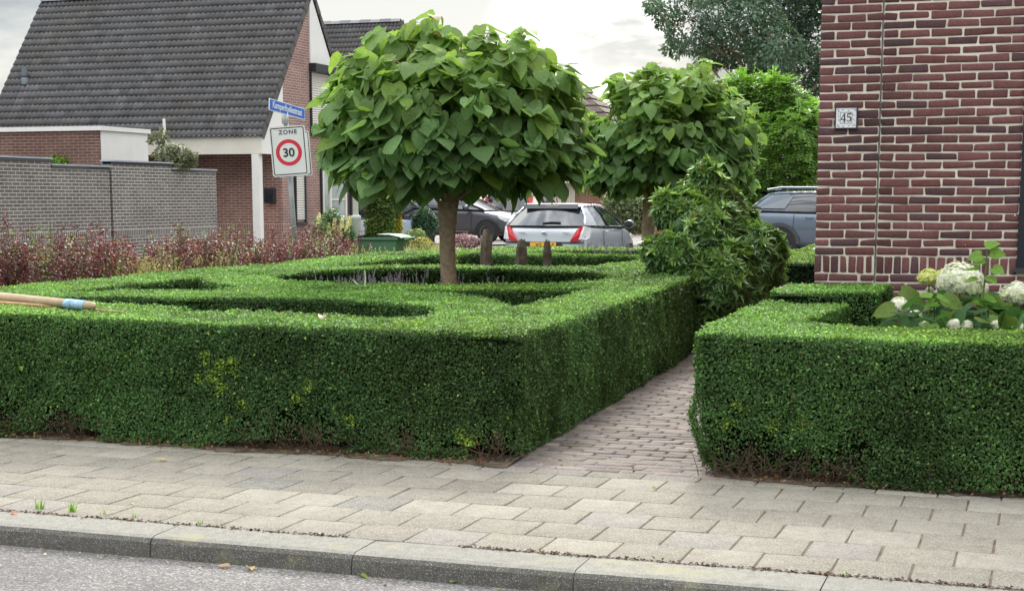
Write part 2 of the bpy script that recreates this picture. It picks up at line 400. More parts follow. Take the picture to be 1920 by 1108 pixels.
# ================================================================== SETTING: ground, road, kerb, pavement, path
def asphalt():
    m, t, b = nt('asphalt')
    tcn = N(t, 'ShaderNodeTexCoord')
    vo = N(t, 'ShaderNodeTexVoronoi'); vo.inputs['Scale'].default_value = 120
    t.links.new(tcn.outputs['Object'], vo.inputs['Vector'])
    sp = N(t, 'ShaderNodeSeparateColor'); t.links.new(vo.outputs['Color'], sp.inputs[0])
    r = N(t, 'ShaderNodeValToRGB'); e = r.color_ramp.elements
    e[0].position = 0; e[0].color = (.115, .105, .10, 1); e[1].position = 1; e[1].color = (.38, .365, .35, 1)
    x = e.new(.55); x.color = (.17, .16, .155, 1); x = e.new(.85); x.color = (.245, .232, .222, 1)
    t.links.new(sp.outputs[0], r.inputs[0])
    n = N(t, 'ShaderNodeTexNoise'); n.inputs['Scale'].default_value = 1.4; n.inputs['Detail'].default_value = 6
    t.links.new(tcn.outputs['Object'], n.inputs['Vector'])
    mr = N(t, 'ShaderNodeMapRange'); mr.inputs['From Min'].default_value = .3; mr.inputs['From Max'].default_value = .7; mr.inputs['To Min'].default_value = .8; mr.inputs['To Max'].default_value = 1.15
    t.links.new(n.outputs[0], mr.inputs[0])
    mu = N(t, 'ShaderNodeMixRGB', blend_type='MULTIPLY'); mu.inputs[0].default_value = 1
    t.links.new(r.outputs[0], mu.inputs[1]); t.links.new(mr.outputs[0], mu.inputs[2]); t.links.new(mu.outputs[0], b.inputs['Base Color'])
    b.inputs['Roughness'].default_value = .85; b.inputs['Specular IOR Level'].default_value = .3
    bp = N(t, 'ShaderNodeBump'); bp.inputs['Strength'].default_value = .7; bp.inputs['Distance'].default_value = .006
    t.links.new(vo.outputs['Distance'], bp.inputs['Height']); t.links.new(bp.outputs[0], b.inputs['Normal'])
    return m

def sheet(name, x0, x1, y0, y1, z, mat):
    o = MB().quad((x0, y0, z), (x1, y0, z), (x1, y1, z), (x0, y1, z)).build(name, mat)
    return tag(o, kind='structure')
sheet('ground', -900, 900, -300, 1500, -.14, pm('street_paving', (.20, .185, .175), .85, .25, .8, .2, 30, spec=.2))
sheet('road', -40, 30, -12, 5.86, -.092, asphalt())
sheet('side_street', -16.6, -9.9, 8.5, 60, -.118, pm('side_street_pavers', (.24, .21, .20), .85, .2, 3, .3, 40, spec=.2))
sheet('garden_soil', -9.9, 6.5, 7.9, 24.6, -.030, M['soil'])
sheet('verge_soil', -16.4, -9.95, 10, 24.6, -.06, pm('verge_earth', (.10, .095, .05), .95, .4, 3, .5, 30))
sheet('pavement_bed', -40, 30, 6.03, 8.2, -.006, pm('jointing_earth', (.175, .135, .098), .95, .4, 9, .5, 60, spec=.1))

# kerb: one-metre concrete stones, chamfered top, sloped face
def kerb():
    x0 = gz(290, 1003)[0]; mb = []
    V, Fc, Cc = [], [], []
    prof = [(5.793, -.14), (5.797, -.06), (5.802, -.026), (5.817, -.008), (5.845, .0), (6.052, .004), (6.052, -.14)]
    for k in range(-30, 30):
        a, b = x0+k*.975+.0022, x0+(k+1)*.975-.0022
        dz = rng.normal(0, .0025); dy = rng.normal(0, .002); n = 9
        g = .94+.12*rng.random(); base = len(V)
        for i in range(n):
            xx = a+(b-a)*i/(n-1)
            inset = .004 if i in (0, n-1) else 0
            for j, (y, z) in enumerate(prof):
                V.append((xx + (.006 if i == 0 else (-.006 if i == n-1 else 0))*0, y+dy+inset*(j < 4)*.5 + rng.normal(0, .0012), z+dz-inset*(2 <= j < 6)*.35 + rng.normal(0, .0008)))
        m = len(prof)
        for i in range(n-1):
            for j in range(m-1):
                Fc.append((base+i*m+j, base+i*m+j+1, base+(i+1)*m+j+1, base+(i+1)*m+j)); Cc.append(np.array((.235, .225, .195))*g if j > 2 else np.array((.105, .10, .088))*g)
        for i0 in (0, n-1):
            for j in range(1, m-2):
                Fc.append((base+i0*m, base+i0*m+j, base+i0*m+j+1, base+i0*m+j+1)); Cc.append(np.array((.09, .08, .07)))
    me = bpy.data.meshes.new('kerb')
    me.from_pydata(V, [], [tuple(dict.fromkeys(f)) for f in Fc])
    a = me.attributes.new('col', 'FLOAT_COLOR', 'FACE')
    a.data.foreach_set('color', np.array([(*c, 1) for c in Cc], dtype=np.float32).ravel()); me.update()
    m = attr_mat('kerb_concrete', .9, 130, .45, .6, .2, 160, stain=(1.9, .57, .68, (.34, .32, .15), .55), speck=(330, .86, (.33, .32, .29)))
    return tag(link('kerb', me, m), kind='structure')
kerb()

# pavement: 30 cm concrete pavers in half bond, each a little tilted
def slab(V, Fc, Cc, x0, x1, y0, y1, z, h, tilt, ch, col, jit=0.):
    b = len(V); cx, cy = (x0+x1)/2, (y0+y1)/2
    tx, ty = rng.normal(0, tilt, 2); dz = rng.normal(0, tilt*.06)
    def P(x, y, zz): return (x, y, z+zz+dz+tx*(x-cx)+ty*(y-cy))
    j = rng.normal(0, jit, (4, 2)) if jit else np.zeros((4, 2))
    c = [(x0+j[0][0], y0+j[0][1]), (x1+j[1][0], y0+j[1][1]), (x1+j[2][0], y1+j[2][1]), (x0+j[3][0], y1+j[3][1])]
    ins = [(cx+(p[0]-cx)*(1-2*ch/(x1-x0)), cy+(p[1]-cy)*(1-2*ch/(y1-y0))) for p in c]
    V += [P(*p, -h) for p in c] + [P(*p, -ch*.7) for p in c] + [P(*p, 0) for p in ins]
    for i in range(4):
        k = (i+1) % 4
        Fc.append((b+i, b+k, b+4+k, b+4+i)); Cc.append(col*.8)
        Fc.append((b+4+i, b+4+k, b+8+k, b+8+i)); Cc.append(col*.95)
    Fc.append((b+8, b+9, b+10, b+11)); Cc.append(col)

def pavement():
    V, Fc, Cc = [], [], []
    px = gz(1700, 1089)[0]
    for r in range(8):
        y0 = 6.074+r*.300; off = px + (.155 if r % 2 else 0) + rng.normal(0, .006)
        for k in range(-52, 40):
            x0 = off+k*.306
            base = np.array((.232, .210, .169))*(1+rng.normal(0, .05))
            q = rng.random()
            if q < .035: base = np.array((.190, .180, .158))*(1+rng.normal(0, .05))
            elif q < .13: base = np.array((.285, .262, .215))
            elif q < .20: base = np.array((.235, .215, .19))
            if r > 5: base = base*.93
            slab(V, Fc, Cc, x0+.0048, x0+.306-.0048, y0+.0025, y0+.2975, .001, .05, .0045, .0035, base, .0014)
    return tag(mesh_np('pavement', V, Fc, M['paver'], col=np.array(Cc)), kind='structure')
pavement()

sheet('kerb_joint', -40, 30, 6.050, 6.079, -.002, pm('joint_earth', (.050, .030, .022), .95, .5, 30, .5, 80, spec=.05))

# garden path of brown clinkers laid across the walk
def path():
    V, Fc, Cc = [], [], []
    y = 8.02; r = 0
    while y < 20:
        hw = .098
        x = -3.55 + (.103 if r % 2 else 0) + rng.normal(0, .012)
        while x < -1.1:
            w = .204+rng.normal(0, .004)
            c = np.array((.178, .147, .130))*(1+rng.normal(0, .13)); c = c*np.array((1, 1+rng.normal(0, .03), 1+rng.normal(0, .05)))
            if rng.random() < .12: c = np.array((.25, .205, .175))
            slab(V, Fc, Cc, x, x+w-.010, y+.004, y+hw-.004, .004+rng.normal(0, .0015), .05, .014, .009, c, .003)
            x += w
        y += hw; r += 1
    return tag(mesh_np('brick_path', V, Fc, M['pathbrick'], col=np.array(Cc)), kind='structure')
path()
# ================================================================== BRICK HOUSE ON THE RIGHT (number 45)
WY = 11.71
def brick_house():
    h = thing('brick_house', 'dark red brick house with pale mortar joints and a number tile beside the hydrangea bed', 'house', (1.4, WY+3, 0))
    V, Fc, Cc = [], [], []
    def brick(x0, x1, z0, z1, dark=1.):
        b = len(V); y = WY
        j = rng.normal(0, .0030, (4, 2)); dy = rng.normal(0, .0012)
        c = [(x0+j[0][0], z0+j[0][1]), (x1+j[1][0], z0+j[1][1]), (x1+j[2][0], z1+j[2][1]), (x0+j[3][0], z1+j[3][1])]
        # eight-cornered outline so arrises look worn
        k = .006; o8 = []
        for i in range(4):
            p, q, n = c[i], c[i-1], c[(i+1) % 4]
            for t in (q, n):
                d = math.hypot(t[0]-p[0], t[1]-p[1]); kk = k*(.4+1.2*rng.random())/d
                o8.append((p[0]+(t[0]-p[0])*kk, p[1]+(t[1]-p[1])*kk))
        cx, cz = (x0+x1)/2, (z0+z1)/2
        for p in o8: V.append((p[0], y+.012, p[1]))
        for p in o8: V.append((p[0], y+.0035+dy, p[1]))
        for p in o8:
            sx, sz = 1-.008/(x1-x0), 1-.008/(z1-z0)
            V.append((cx+(p[0]-cx)*sx, y+dy, cz+(p[1]-cz)*sz))
        col = np.array((.150, .062, .060))*(1+rng.normal(0, .11))
        q = rng.random()
        if q < .16: col = np.array((.092, .046, .050))*(1+rng.normal(0, .08))
        elif q < .22: col = np.array((.155, .056, .052))
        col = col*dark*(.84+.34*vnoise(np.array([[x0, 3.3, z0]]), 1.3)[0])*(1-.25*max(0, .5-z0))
        for i in range(8):
            n = (i+1) % 8
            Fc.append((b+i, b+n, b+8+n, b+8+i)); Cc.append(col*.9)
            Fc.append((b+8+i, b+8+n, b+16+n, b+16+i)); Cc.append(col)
        Fc.append((b+16, b+17, b+18, b+19)); Cc.append(col); Fc.append((b+16, b+19, b+20, b+23)); Cc.append(col); Fc.append((b+20, b+21, b+22, b+23)); Cc.append(col)
    xl, xs, xr = -1.622, -1.180, 4.6
    wx0, wx1, wz0, wz1 = -.185, 1.35, .985, 2.75
    p = .0623; jt = .0125
    z = .925; lev = []
    k = 0
    zz = 1.058
    while zz < 5.2: lev.append((zz, k, 0)); zz += p; k += 1
    zz = .925-p; k = 1
    while zz > -.05: lev.append((zz, k, 0)); zz -= p; k += 1
    def row(z0, z1, x0, x1, start, L):
        x = start
        while x < x1:
            a, b = max(x, x0), min(x+L-jt, x1)
            if b-a > .03:
                segs = [(a, b)]
                if wz0-.03 < (z0+z1)/2 < wz1: segs = [(a, min(b, wx0)), (max(a, wx1), b)]
                for s0, s1 in segs:
                    if s1-s0 > .02:
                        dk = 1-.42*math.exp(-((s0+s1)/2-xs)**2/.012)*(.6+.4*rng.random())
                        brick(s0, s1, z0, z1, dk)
            x += L
    for z0, k, _ in lev:
        w = rng.normal(0, .002)
        row(z0+jt/2, z0+p-jt/2, xl, xs-.004, xl-(.11 if k % 2 else 0)+0, .2215)
        row(z0+jt/2, z0+p-jt/2, xs+.010, xr, xs+.012-(.115 if k % 2 else 0)+w, .2215)
    for (x0, x1) in ((xl, xs-.004), (xs+.010, xr)):
        row(.925+jt/2, 1.058-jt/2, x0, x1, x0, .0622)
    mesh_np('brickwork', V, Fc, M['brickattr'], h, np.array(Cc))
    mort = pm('mortar', (.66, .605, .50), .9, .16, 5, .5, 70, spec=.2)
    mb = MB()
    def mq(x0, x1, z0, z1): mb.quad((x0, WY+.006, z0), (x1, WY+.006, z0), (x1, WY+.006, z1), (x0, WY+.006, z1))
    mq(xl+.004, xs-.006, -.1, 5.2); mq(xs+.008, wx0, -.1, 5.2); mq(wx0, wx1, -.1, wz0); mq(wx0, wx1, wz1, 5.2); mq(wx1, xr, -.1, 5.2)
    mb.build('mortar_bed', mort, h)
    MB().quad((xs-.006, WY+.0085, -.1), (xs+.008, WY+.0085, -.1), (xs+.008, WY+.0085, 5.2), (xs-.006, WY+.0085, 5.2)).build('expansion_joint', pm('joint_sealant', (.15, .145, .13), .8, .5, 14), h)
    bm_ = brick_mat('side_brick', (.16, .055, .05), (.12, .05, .05), (.50, .45, .36), 'y')
    w2 = MB(); w3_ = MB(); w2.quad((xl+.004, WY+.02, -.1), (xl+.004, 19.8, -.1), (xl+.004, 19.8, 5.2), (xl+.004, WY+.02, 5.2))
    w3_.quad((xr, WY+.02, -.1), (xr, 19.8, -.1), (xr, 19.8, 5.2), (xr, WY+.02, 5.2)); w2.build('side_wall', bm_, h); w3_.build('side_wall', bm_, h)
    MB().quad((xl, 19.8, -.1), (xr, 19.8, -.1), (xr, 19.8, 5.2), (xl, 19.8, 5.2)).build('rear_wall', brick_mat('rear_brick', (.16, .055, .05), (.12, .05, .05), (.50, .45, .36), 'x'), h)
    r = MB(); r.prism([(WY-.35, 5.22), (15.75, 9.2), (20.15, 5.22), (20.15, 5.42), (15.75, 9.42), (WY-.35, 5.42)], 0, xl-.15, xr+.15)
    r.build('roof', pm('house_roof', (.06, .05, .048), .7, .3, 6), h)
    # window with dark frame
    f = MB()
    for a in ((wx0, wx0+.075, wz0, wz1), (wx1-.075, wx1, wz0, wz1), (wx0+.077, wx1-.077, wz0, wz0+.075), (wx0+.077, wx1-.077, wz1-.075, wz1), (.56, .62, wz0+.077, wz1-.077)):
        f.box(a[0], a[1], WY-.012, WY+.075, a[2], a[3])
    fr = f.build('window', pm('window_paint', (.012, .014, .022), .35, .15, 6), h)
    MB().quad((wx0+.02, WY+.05, wz0+.02), (wx1-.02, WY+.05, wz0+.02), (wx1-.02, WY+.05, wz1-.02), (wx0+.02, WY+.05, wz1-.02)).build('pane', M['glass'], fr)
    MB().box(wx0-.02, wx1+.02, WY-.035, WY+.09, wz0-.032, wz0-.003).build('sill', pm('sill_stone', (.05, .05, .055), .6, .2, 9), fr)
    # tiny white wall tie on the corner
    MB().lathe([(.001, -.012), (.010, -.010), (.011, .004), (.001, .012)], (xl-.006, WY-.004, gy(1527, 467, WY)[2]), 10, 1).build('corner_stud', M['white'], h)
    # mortar spots
    for (u, v, s) in ((1727, 433, .008), (1903, 404, .008), (1810, 459, .005)):
        q = gy(u, v, WY); MB().lathe([(.0005, -.004), (s*.7, -.003), (s, .004)], (q[0], WY, q[2]), 9, 1).build('mortar_spot', mort, h)
    return h
brick_house()

def text_mesh(name, body, size, mat, parent, M4, depth=.001, bold=0., sx=1., local=False, space=1.):
    c = bpy.data.curves.new(name, 'FONT'); c.body = body; c.size = size; c.extrude = depth; c.offset = bold; c.align_x = 'CENTER'; c.align_y = 'CENTER'
    c.space_character = space
    t = bpy.data.objects.new(name+'_tmp', c); COL.objects.link(t)
    dg = bpy.context.evaluated_depsgraph_get(); dg.update()
    me = bpy.data.meshes.new_from_object(t.evaluated_get(dg)); me.name = name
    bpy.data.objects.remove(t); bpy.data.curves.remove(c)
    xs = [v.co.x for v in me.vertices]; ys = [v.co.y for v in me.vertices]
    me.transform(Matrix.Translation((-(min(xs)+max(xs))/2, -(min(ys)+max(ys))/2, 0)))
    me.transform(M4 @ Matrix.Diagonal((sx, 1, 1, 1)))
    return link(name, me, mat, parent, local)

def number_tile():
    c = gy(1587, 221.5, WY); w, hh = .074, .072; y = WY-.012
    t = thing('house_number_tile', 'white glazed house number tile reading 45 in a dark frame on the brick wall', 'house number', (c[0], y, c[2]))
    X, Z = c[0], c[2]
    f = MB()
    for a in ((-w-.008, -w, -hh-.008, hh+.008), (w, w+.008, -hh-.008, hh+.008), (-w, w, hh, hh+.008), (-w, w, -hh-.008, -hh)):
        f.box(X+a[0], X+a[1], y-.008, WY-.001, Z+a[2], Z+a[3])
    f.build('frame', M['signblack'], t)
    MB().box(X-w+.001, X+w-.001, y-.004, WY-.002, Z-hh+.001, Z+hh-.001).build('glazed_tile', M['tile'], t)
    ink = pm('tile_ink', (.02, .025, .05), .4, .1, 9); blue = pm('ornament_ink', (.30, .31, .35), .4, .3, 60)
    fm = MB(); a, b = .043, .040; q = .0022
    for r in ((-a, a, b-q, b), (-a, a, -b, -b+q), (-a, -a+q, -b, b), (a-q, a, -b, b)): fm.box(X+r[0], X+r[1], y-.0062, y-.004, Z+r[2], Z+r[3])
    fm.build('inner_border', ink, t)
    R4 = Matrix.Translation((X, y-.0046, Z)) @ Matrix.Rotation(PI/2, 4, 'X')
    # figures 4 and 5 with thick and thin strokes
    g = MB()
    def st(x0, z0, x1, z1, wd):
        d = Vector((x1-x0, 0, z1-z0)).normalized(); n_ = Vector((-d.z, 0, d.x))*wd/2
        p0, p1 = Vector((x0, 0, z0)), Vector((x1, 0, z1))
        pl = [p0-n_, p1-n_, p1+n_, p0+n_]
        vs = [(X+p.x, y-.0064, Z+p.z) for p in pl]+[(X+p.x, y-.004, Z+p.z) for p in pl]
        g.add(vs, [(0, 1, 2, 3), (0, 4, 5, 1), (1, 5, 6, 2), (2, 6, 7, 3), (3, 7, 4, 0)])
    st(-.0115, -.027, -.0115, .031, .0085); st(-.036, -.010, -.013, .031, .0048); st(-.038, -.0115, -.002, -.0115, .0056); st(-.020, -.0275, -.003, -.0275, .0044)
    st(.008, .0265, .036, .030, .0078); st(.0095, .028, .0095, .003, .0046)
    prev = None
    for i in range(13):
        an = math.radians(135-i*24.5); px_, pz_ = .0195+.0145*math.cos(an), -.0085+.0165*math.sin(an)
        if prev: st(prev[0], prev[1], px_, pz_, .0086 if 2 < i < 9 else .0048)
        prev = (px_, pz_)
    g.build('numerals', ink, t)
    sc_ = MB()
    for side in range(4):
        for k in range(4):
            for rep in range(2):
                u = -.055+.0367*k+rng.normal(0, .006); v_ = .057+rng.normal(0, .005)
                pts = []
                for i in range(6):
                    pts.append((u+.007*math.cos(i*1.1+rep), v_+.005*math.sin(i*1.3+rep*2)))
                for i in range(5):
                    (a0, b0), (a1, b1) = pts[i], pts[i+1]
                    for _ in range(side): a0, b0, a1, b1 = -b0, a0, -b1, a1
                    d = Vector((a1-a0, 0, b1-b0)); L = d.length
                    if L < 1e-4: continue
                    n_ = Vector((-d.z, 0, d.x))/L*.0010
                    pl = [Vector((a0, 0, b0))-n_, Vector((a1, 0, b1))-n_, Vector((a1, 0, b1))+n_, Vector((a0, 0, b0))+n_]
                    sc_.quad(*[(X+p.x, y-.0042-.0001*rep, Z+p.z) for p in pl])
    sc_.build('scroll_ornament', blue, t)
number_tile()
# ================================================================== CLIPPED BOX HEDGES
def in_poly(x, y, poly):
    c = np.zeros(len(x), dtype=bool); n = len(poly)
    for i in range(n):
        x0, y0 = poly[i]; x1, y1 = poly[(i+1) % n]
        k = ((y0 > y) != (y1 > y)) & (x < (x1-x0)*(y-y0)/((y1-y0) or 1e-9)+x0)
        c ^= k
    return c
def area2(p): return sum(p[i][0]*p[(i+1) % len(p)][1]-p[(i+1) % len(p)][0]*p[i][1] for i in range(len(p)))
def resample(p, step):
    out = []
    for i in range(len(p)):
        a, b = np.array(p[i]), np.array(p[(i+1) % len(p)]); k = max(1, int(round(np.linalg.norm(b-a)/step)))
        out += [tuple(a+(b-a)*j/k) for j in range(k)]
    return out
def circle(cx, cy, r, n=48): return [(cx+r*math.cos(2*PI*i/n), cy+r*math.sin(2*PI*i/n)) for i in range(n)]

SHOOTS = []          # young yellow-green shoots: (centre, radius)
GAPS = []            # bare brown gaps near the foot: (centre, radius)
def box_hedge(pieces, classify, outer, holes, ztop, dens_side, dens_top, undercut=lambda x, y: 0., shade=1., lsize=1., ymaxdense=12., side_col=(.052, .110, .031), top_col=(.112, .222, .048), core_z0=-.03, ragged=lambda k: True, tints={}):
    """pieces: id -> (name, label); classify(x, y) -> id per point. The hedge is clipped to vertical faces and a level top."""
    roots = {k: thing(nm, lb, 'hedge', (px_, py_, 0)) for k, (nm, lb, px_, py_) in pieces.items()}
    outer = outer if area2(outer) > 0 else outer[::-1]
    holes = [h if area2(h) < 0 else h[::-1] for h in holes]      # material always on the left of the edge direction
    loops = [outer]+holes
    def inside(x, y):
        r = in_poly(x, y, outer)
        for h in holes: r &= ~in_poly(x, y, h)
        return r
    # ---- inner mass
    pts, edges = [], []
    for lp in loops:
        q = resample(lp, .25); b = len(pts); pts += q; edges += [(b+i, b+(i+1) % len(q)) for i in range(len(q))]
    xs = [p[0] for p in outer]; ys = [p[1] for p in outer]
    gx_, gy_ = np.meshgrid(np.arange(min(xs)+.13, max(xs), .27), np.arange(min(ys)+.13, max(ys), .27))
    gp = np.c_[gx_.ravel(), gy_.ravel()]; gp = gp[inside(gp[:, 0], gp[:, 1])]
    pts += [tuple(p) for p in gp]
    vo, eo, fo, _, _, _ = geometry.delaunay_2d_cdt([Vector(p) for p in pts], edges, [], 0, 1e-5)
    vo = np.array([tuple(v) for v in vo]); tri = np.array([f for f in fo if len(f) == 3])
    cen = vo[tri].mean(1); ok = inside(cen[:, 0], cen[:, 1]); tri, cen = tri[ok], cen[ok]
    cid = classify(cen[:, 0], cen[:, 1])
    zt = ztop(vo[:, 0], vo[:, 1])-.030
    core = {k: MB() for k in pieces}
    for k in pieces:
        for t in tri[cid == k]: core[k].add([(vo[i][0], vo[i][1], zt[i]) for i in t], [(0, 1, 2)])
    leafP, leafN, leafT, leafL, leafC, leafI = [], [], [], [], [], []
    def put(P, Nn, T, L, C):
        I = classify(P[:, 0]-Nn[:, 0]*.08, P[:, 1]-Nn[:, 1]*.08)
        leafP.append(P); leafN.append(Nn); leafT.append(T); leafL.append(L); leafC.append(C); leafI.append(I)
    def colours(P, base, n, up):
        v = vnoise(P, 2.2); v2 = vnoise(P, 9.)
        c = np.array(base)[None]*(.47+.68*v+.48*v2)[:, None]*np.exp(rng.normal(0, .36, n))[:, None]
        yel = np.clip((vnoise(P+5.7, 1.1)-.45)*1.6, 0, 1)*up
        c = c*(1+np.c_[.45*yel, .16*yel, -.1*yel])
        for (cx, cy, cz, r) in SHOOTS:
            d = np.linalg.norm(P-np.array((cx, cy, cz)), axis=1)
            k = (d < r*1.5) & (rng.random(n) < .55*np.exp(-(d/(r*1.3))**2)+.12)
            c[k] = np.array((.25, .37, .045))*np.exp(rng.normal(0, .2, (k.sum(), 1)))
        k = rng.random(n) < .010
        c[k] = np.array((.24, .34, .06))*np.exp(rng.normal(0, .25, (k.sum(), 1)))
        br = (vnoise(P+11.3, 1.5) > .68) & (up < .5) & (P[:, 1] < 8.3)
        c[br] = c[br]*np.array((1.35, .95, .9))
        k = rng.random(n) < .006
        c[k] = (.16, .10, .05)
        return np.clip(c, 0, .9)
    # ---- clipped faces
    for li, lp in enumerate(loops):
        m = len(lp)
        for i in range(m):
            a, b = np.array(lp[i]), np.array(lp[(i+1) % m]); e = b-a; L = np.linalg.norm(e); e = e/L
            nout = np.array((e[1], -e[0]))
            mid = (a+b)/2; mi = mid-nout*.1
            k = int(classify(np.array([mi[0]]), np.array([mi[1]]))[0])
            if k in core:
                ns = max(1, int(L/.3))
                for s in range(ns):
                    p, q = a+e*L*s/ns, a+e*L*(s+1)/ns
                    zz = ztop(np.array([p[0], q[0]]), np.array([p[1], q[1]]))-.030
                    up_, uq = undercut(*p), undercut(*q)
                    pi_, qi = p-nout*.035, q-nout*.035; pb, qb = p-nout*(.13+up_), q-nout*(.13+uq)
                    zm = .30
                    core[k].quad((*pb, core_z0), (*qb, core_z0), (*qi, zm), (*pi_, zm)); core[k].quad((*pi_, zm), (*qi, zm), (*qi, zz[1]), (*pi_, zz[0]))
            dist = np.linalg.norm(mid); facing = np.dot(nout, -mid/dist)
            d = dens_side*(1 if facing > -.05 else .22)*(1. if mid[1] < ymaxdense else .48)
            sz = lsize*(1 if facing > -.05 and mid[1] < ymaxdense else 1.45)
            zmx = float(ztop(np.array([mid[0]]), np.array([mid[1]]))[0]); n = int(L*zmx*d)
            if n < 2: continue
            s = rng.random(n)*L; z = rng.random(n)**.95
            P2 = a[None]+e[None]*s[:, None]
            zz = ztop(P2[:, 0], P2[:, 1]); z = .006+z*(zz-.006)
            P = np.c_[P2, z]
            lump = (vnoise(P, 3.)-.5)*.045+(vnoise(P, 11.)-.5)*.034+(vnoise(P*np.array((1, 1, .12)), 5.)-.5)*(.055 if mid[1] < 8.2 else .022)
            low = np.clip((.30-z)/.30, 0, 1)
            rg = 1. if ragged(k) else .15
            if rg == 1: lump += .045*low
            lump += (vnoise(P, 5.5)-.45)*.12*low*rg - (.02*low if rg < 1 else 0)
            uc = np.array([undercut(*p) for p in P2]) if undercut(*mid) or undercut(*a) or undercut(*b) else 0.
            lump -= uc*low**1.3
            top = np.clip((z-(zz-.035))/.035, 0, 1); lump -= .018*top**2
            lump += rng.normal(0, .008, n)
            P[:, :2] += nout[None]*lump[:, None]
            keep = np.ones(n, dtype=bool)
            bare = (z < (.02+.10*vnoise(np.c_[P2, np.zeros(n)], 2.6)**1.5)*(1 if rg == 1 else .35)) & (vnoise(P+3, 4.) > .46)
            keep &= ~bare
            for (cx, cy, cz, r) in GAPS:
                dd = np.sqrt((P[:, 0]-cx)**2+(P[:, 1]-cy)**2+((P[:, 2]-cz)*.8)**2)
                keep &= ~((dd < r*(.6+.7*vnoise(P, 14.))) & (rng.random(n) < .66))
            P, z = P[keep], z[keep]; n = len(P)
            Nn = np.c_[np.tile(nout, (n, 1)), np.full(n, .25)]+rng.normal(0, .55, (n, 3)); Nn = nrm(Nn)
            T = np.c_[np.tile(nout*.35, (n, 1)), np.full(n, .45)]+rng.normal(0, .6, (n, 3))
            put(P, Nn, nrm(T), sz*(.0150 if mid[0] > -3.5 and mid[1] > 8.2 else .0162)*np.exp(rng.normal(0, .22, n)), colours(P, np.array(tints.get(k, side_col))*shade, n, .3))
    # ---- level tops
    bx0, bx1, by0, by1 = min(xs), max(xs), min(ys), max(ys)
    y = by0
    while y < by1:
        y2 = min(y+1., by1); d = dens_top*min(1., (9.5/max(y, 1))**1.2)
        n = int((bx1-bx0)*(y2-y)*d); X = bx0+rng.random(n)*(bx1-bx0); Y = y+rng.random(n)*(y2-y)
        k = inside(X, Y); X, Y = X[k], Y[k]; n = len(X)
        P = np.c_[X, Y, ztop(X, Y)]
        P[:, 2] += (vnoise(P, 3.5)-.5)*.030+(vnoise(P, 12.)-.5)*.022+rng.normal(0, .007, n)
        Nn = nrm(np.c_[rng.normal(0, .5, n), rng.normal(0, .5, n)-.12, np.full(n, .9)])
        T = nrm(np.c_[rng.normal(0, .7, n), rng.normal(0, .7, n), np.full(n, .35)+rng.normal(0, .3, n)])
        s = lsize*(1. if y < 10 else min(1.9, (y/10)**.8))
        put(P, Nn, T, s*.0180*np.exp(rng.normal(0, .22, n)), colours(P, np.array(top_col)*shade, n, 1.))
        y = y2
    P = np.concatenate(leafP); Nn = np.concatenate(leafN); T = np.concatenate(leafT); L = np.concatenate(leafL); C = np.concatenate(leafC); I = np.concatenate(leafI)
    for k in pieces:
        s = I == k
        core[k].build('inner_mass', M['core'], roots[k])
        if s.sum(): leaves('foliage', P[s], Nn[s], T[s], L[s], L[s]*.62, C[s], M['boxleaf'], roots[k], TPL_DIAMOND, np.full(s.sum(), .4), np.full(s.sum(), .5))
    return roots

def twig_patch(root, spots, n_each=16, h=.22):
    for (x, y, z, r) in spots:
        m = MB()
        for _ in range(n_each):
            p = Vector((x+rng.normal(0, r*.6), y+abs(rng.normal(0, r*.3))+.0, .0)); pts = [p.copy()]
            d = Vector((rng.normal(0, .5), rng.normal(-.25, .35), 1)).normalized()
            for k in range(4):
                p = p+d*h*(.16+.18*rng.random()); d = (d+Vector(rng.normal(0, .35, 3))).normalized(); pts.append(p.copy())
            m.tube(pts, [.0026, .0022, .0018, .0014, .0008], 4, False)
            if rng.random() < .7:
                q = pts[2]; m.tube([q, q+Vector(rng.normal(0, .04, 3)), q+Vector(rng.normal(0, .07, 3))], [.0015, .0012, .0007], 4, False)
        m.build('bare_twigs', M['twig'], root)

def on_front(u, v, y): p = gy(u, v, y); return (p[0], p[1], max(p[2], .02))
for (u, v, r) in ((385, 672, .03), (415, 690, .035), (436, 682, .03), (398, 706, .035), (374, 712, .025), (415, 728, .03), (440, 700, .02), (432, 790, .03), (458, 760, .03), (556, 750, .03), (575, 725, .03), (545, 745, .02),
                  (860, 815, .03), (880, 830, .04), (905, 735, .02), (830, 660, .02), (795, 720, .02), (660, 790, .03), (300, 790, .02), (190, 800, .02)):
    SHOOTS.append((*on_front(u, v, 8.09), r))
for (u, v, r) in ((1480, 740, .022), (1612, 692, .025), (1625, 690, .02), (1677, 722, .022), (1505, 800, .03), (1515, 790, .03), (1450, 800, .03), (1385, 760, .03), (1365, 795, .03), (1842, 810, .018), (1560, 865, .02), (1665, 845, .022), (1778, 890, .02)):
    SHOOTS.append((*on_front(u, v, 8.06), r))
for p in ((-3.55, 8.5), (-3.3, 9.1), (-3.2, 10.2), (-3.25, 10.8), (-3.1, 9.6), (-4.0, 8.65)): SHOOTS.append((p[0], p[1], .72, .07))
LG = [(600, 800, .10), (470, 798, .06), (540, 812, .13), (760, 812, .09), (920, 838, .10), (110, 790, .10), (130, 800, .12), (20, 770, .08)]
LGW = [(*on_front(u, v, 8.07), r) for u, v, r in LG]
RG = [(1380, 862, .14), (1430, 872, .13), (1600, 868, .13), (1560, 885, .10), (1500, 880, .10), (1905, 905, .12), (1760, 905, .05)]
RGW = [(*on_front(u, v, 8.05), r) for u, v, r in RG]
GAPS += LGW+RGW

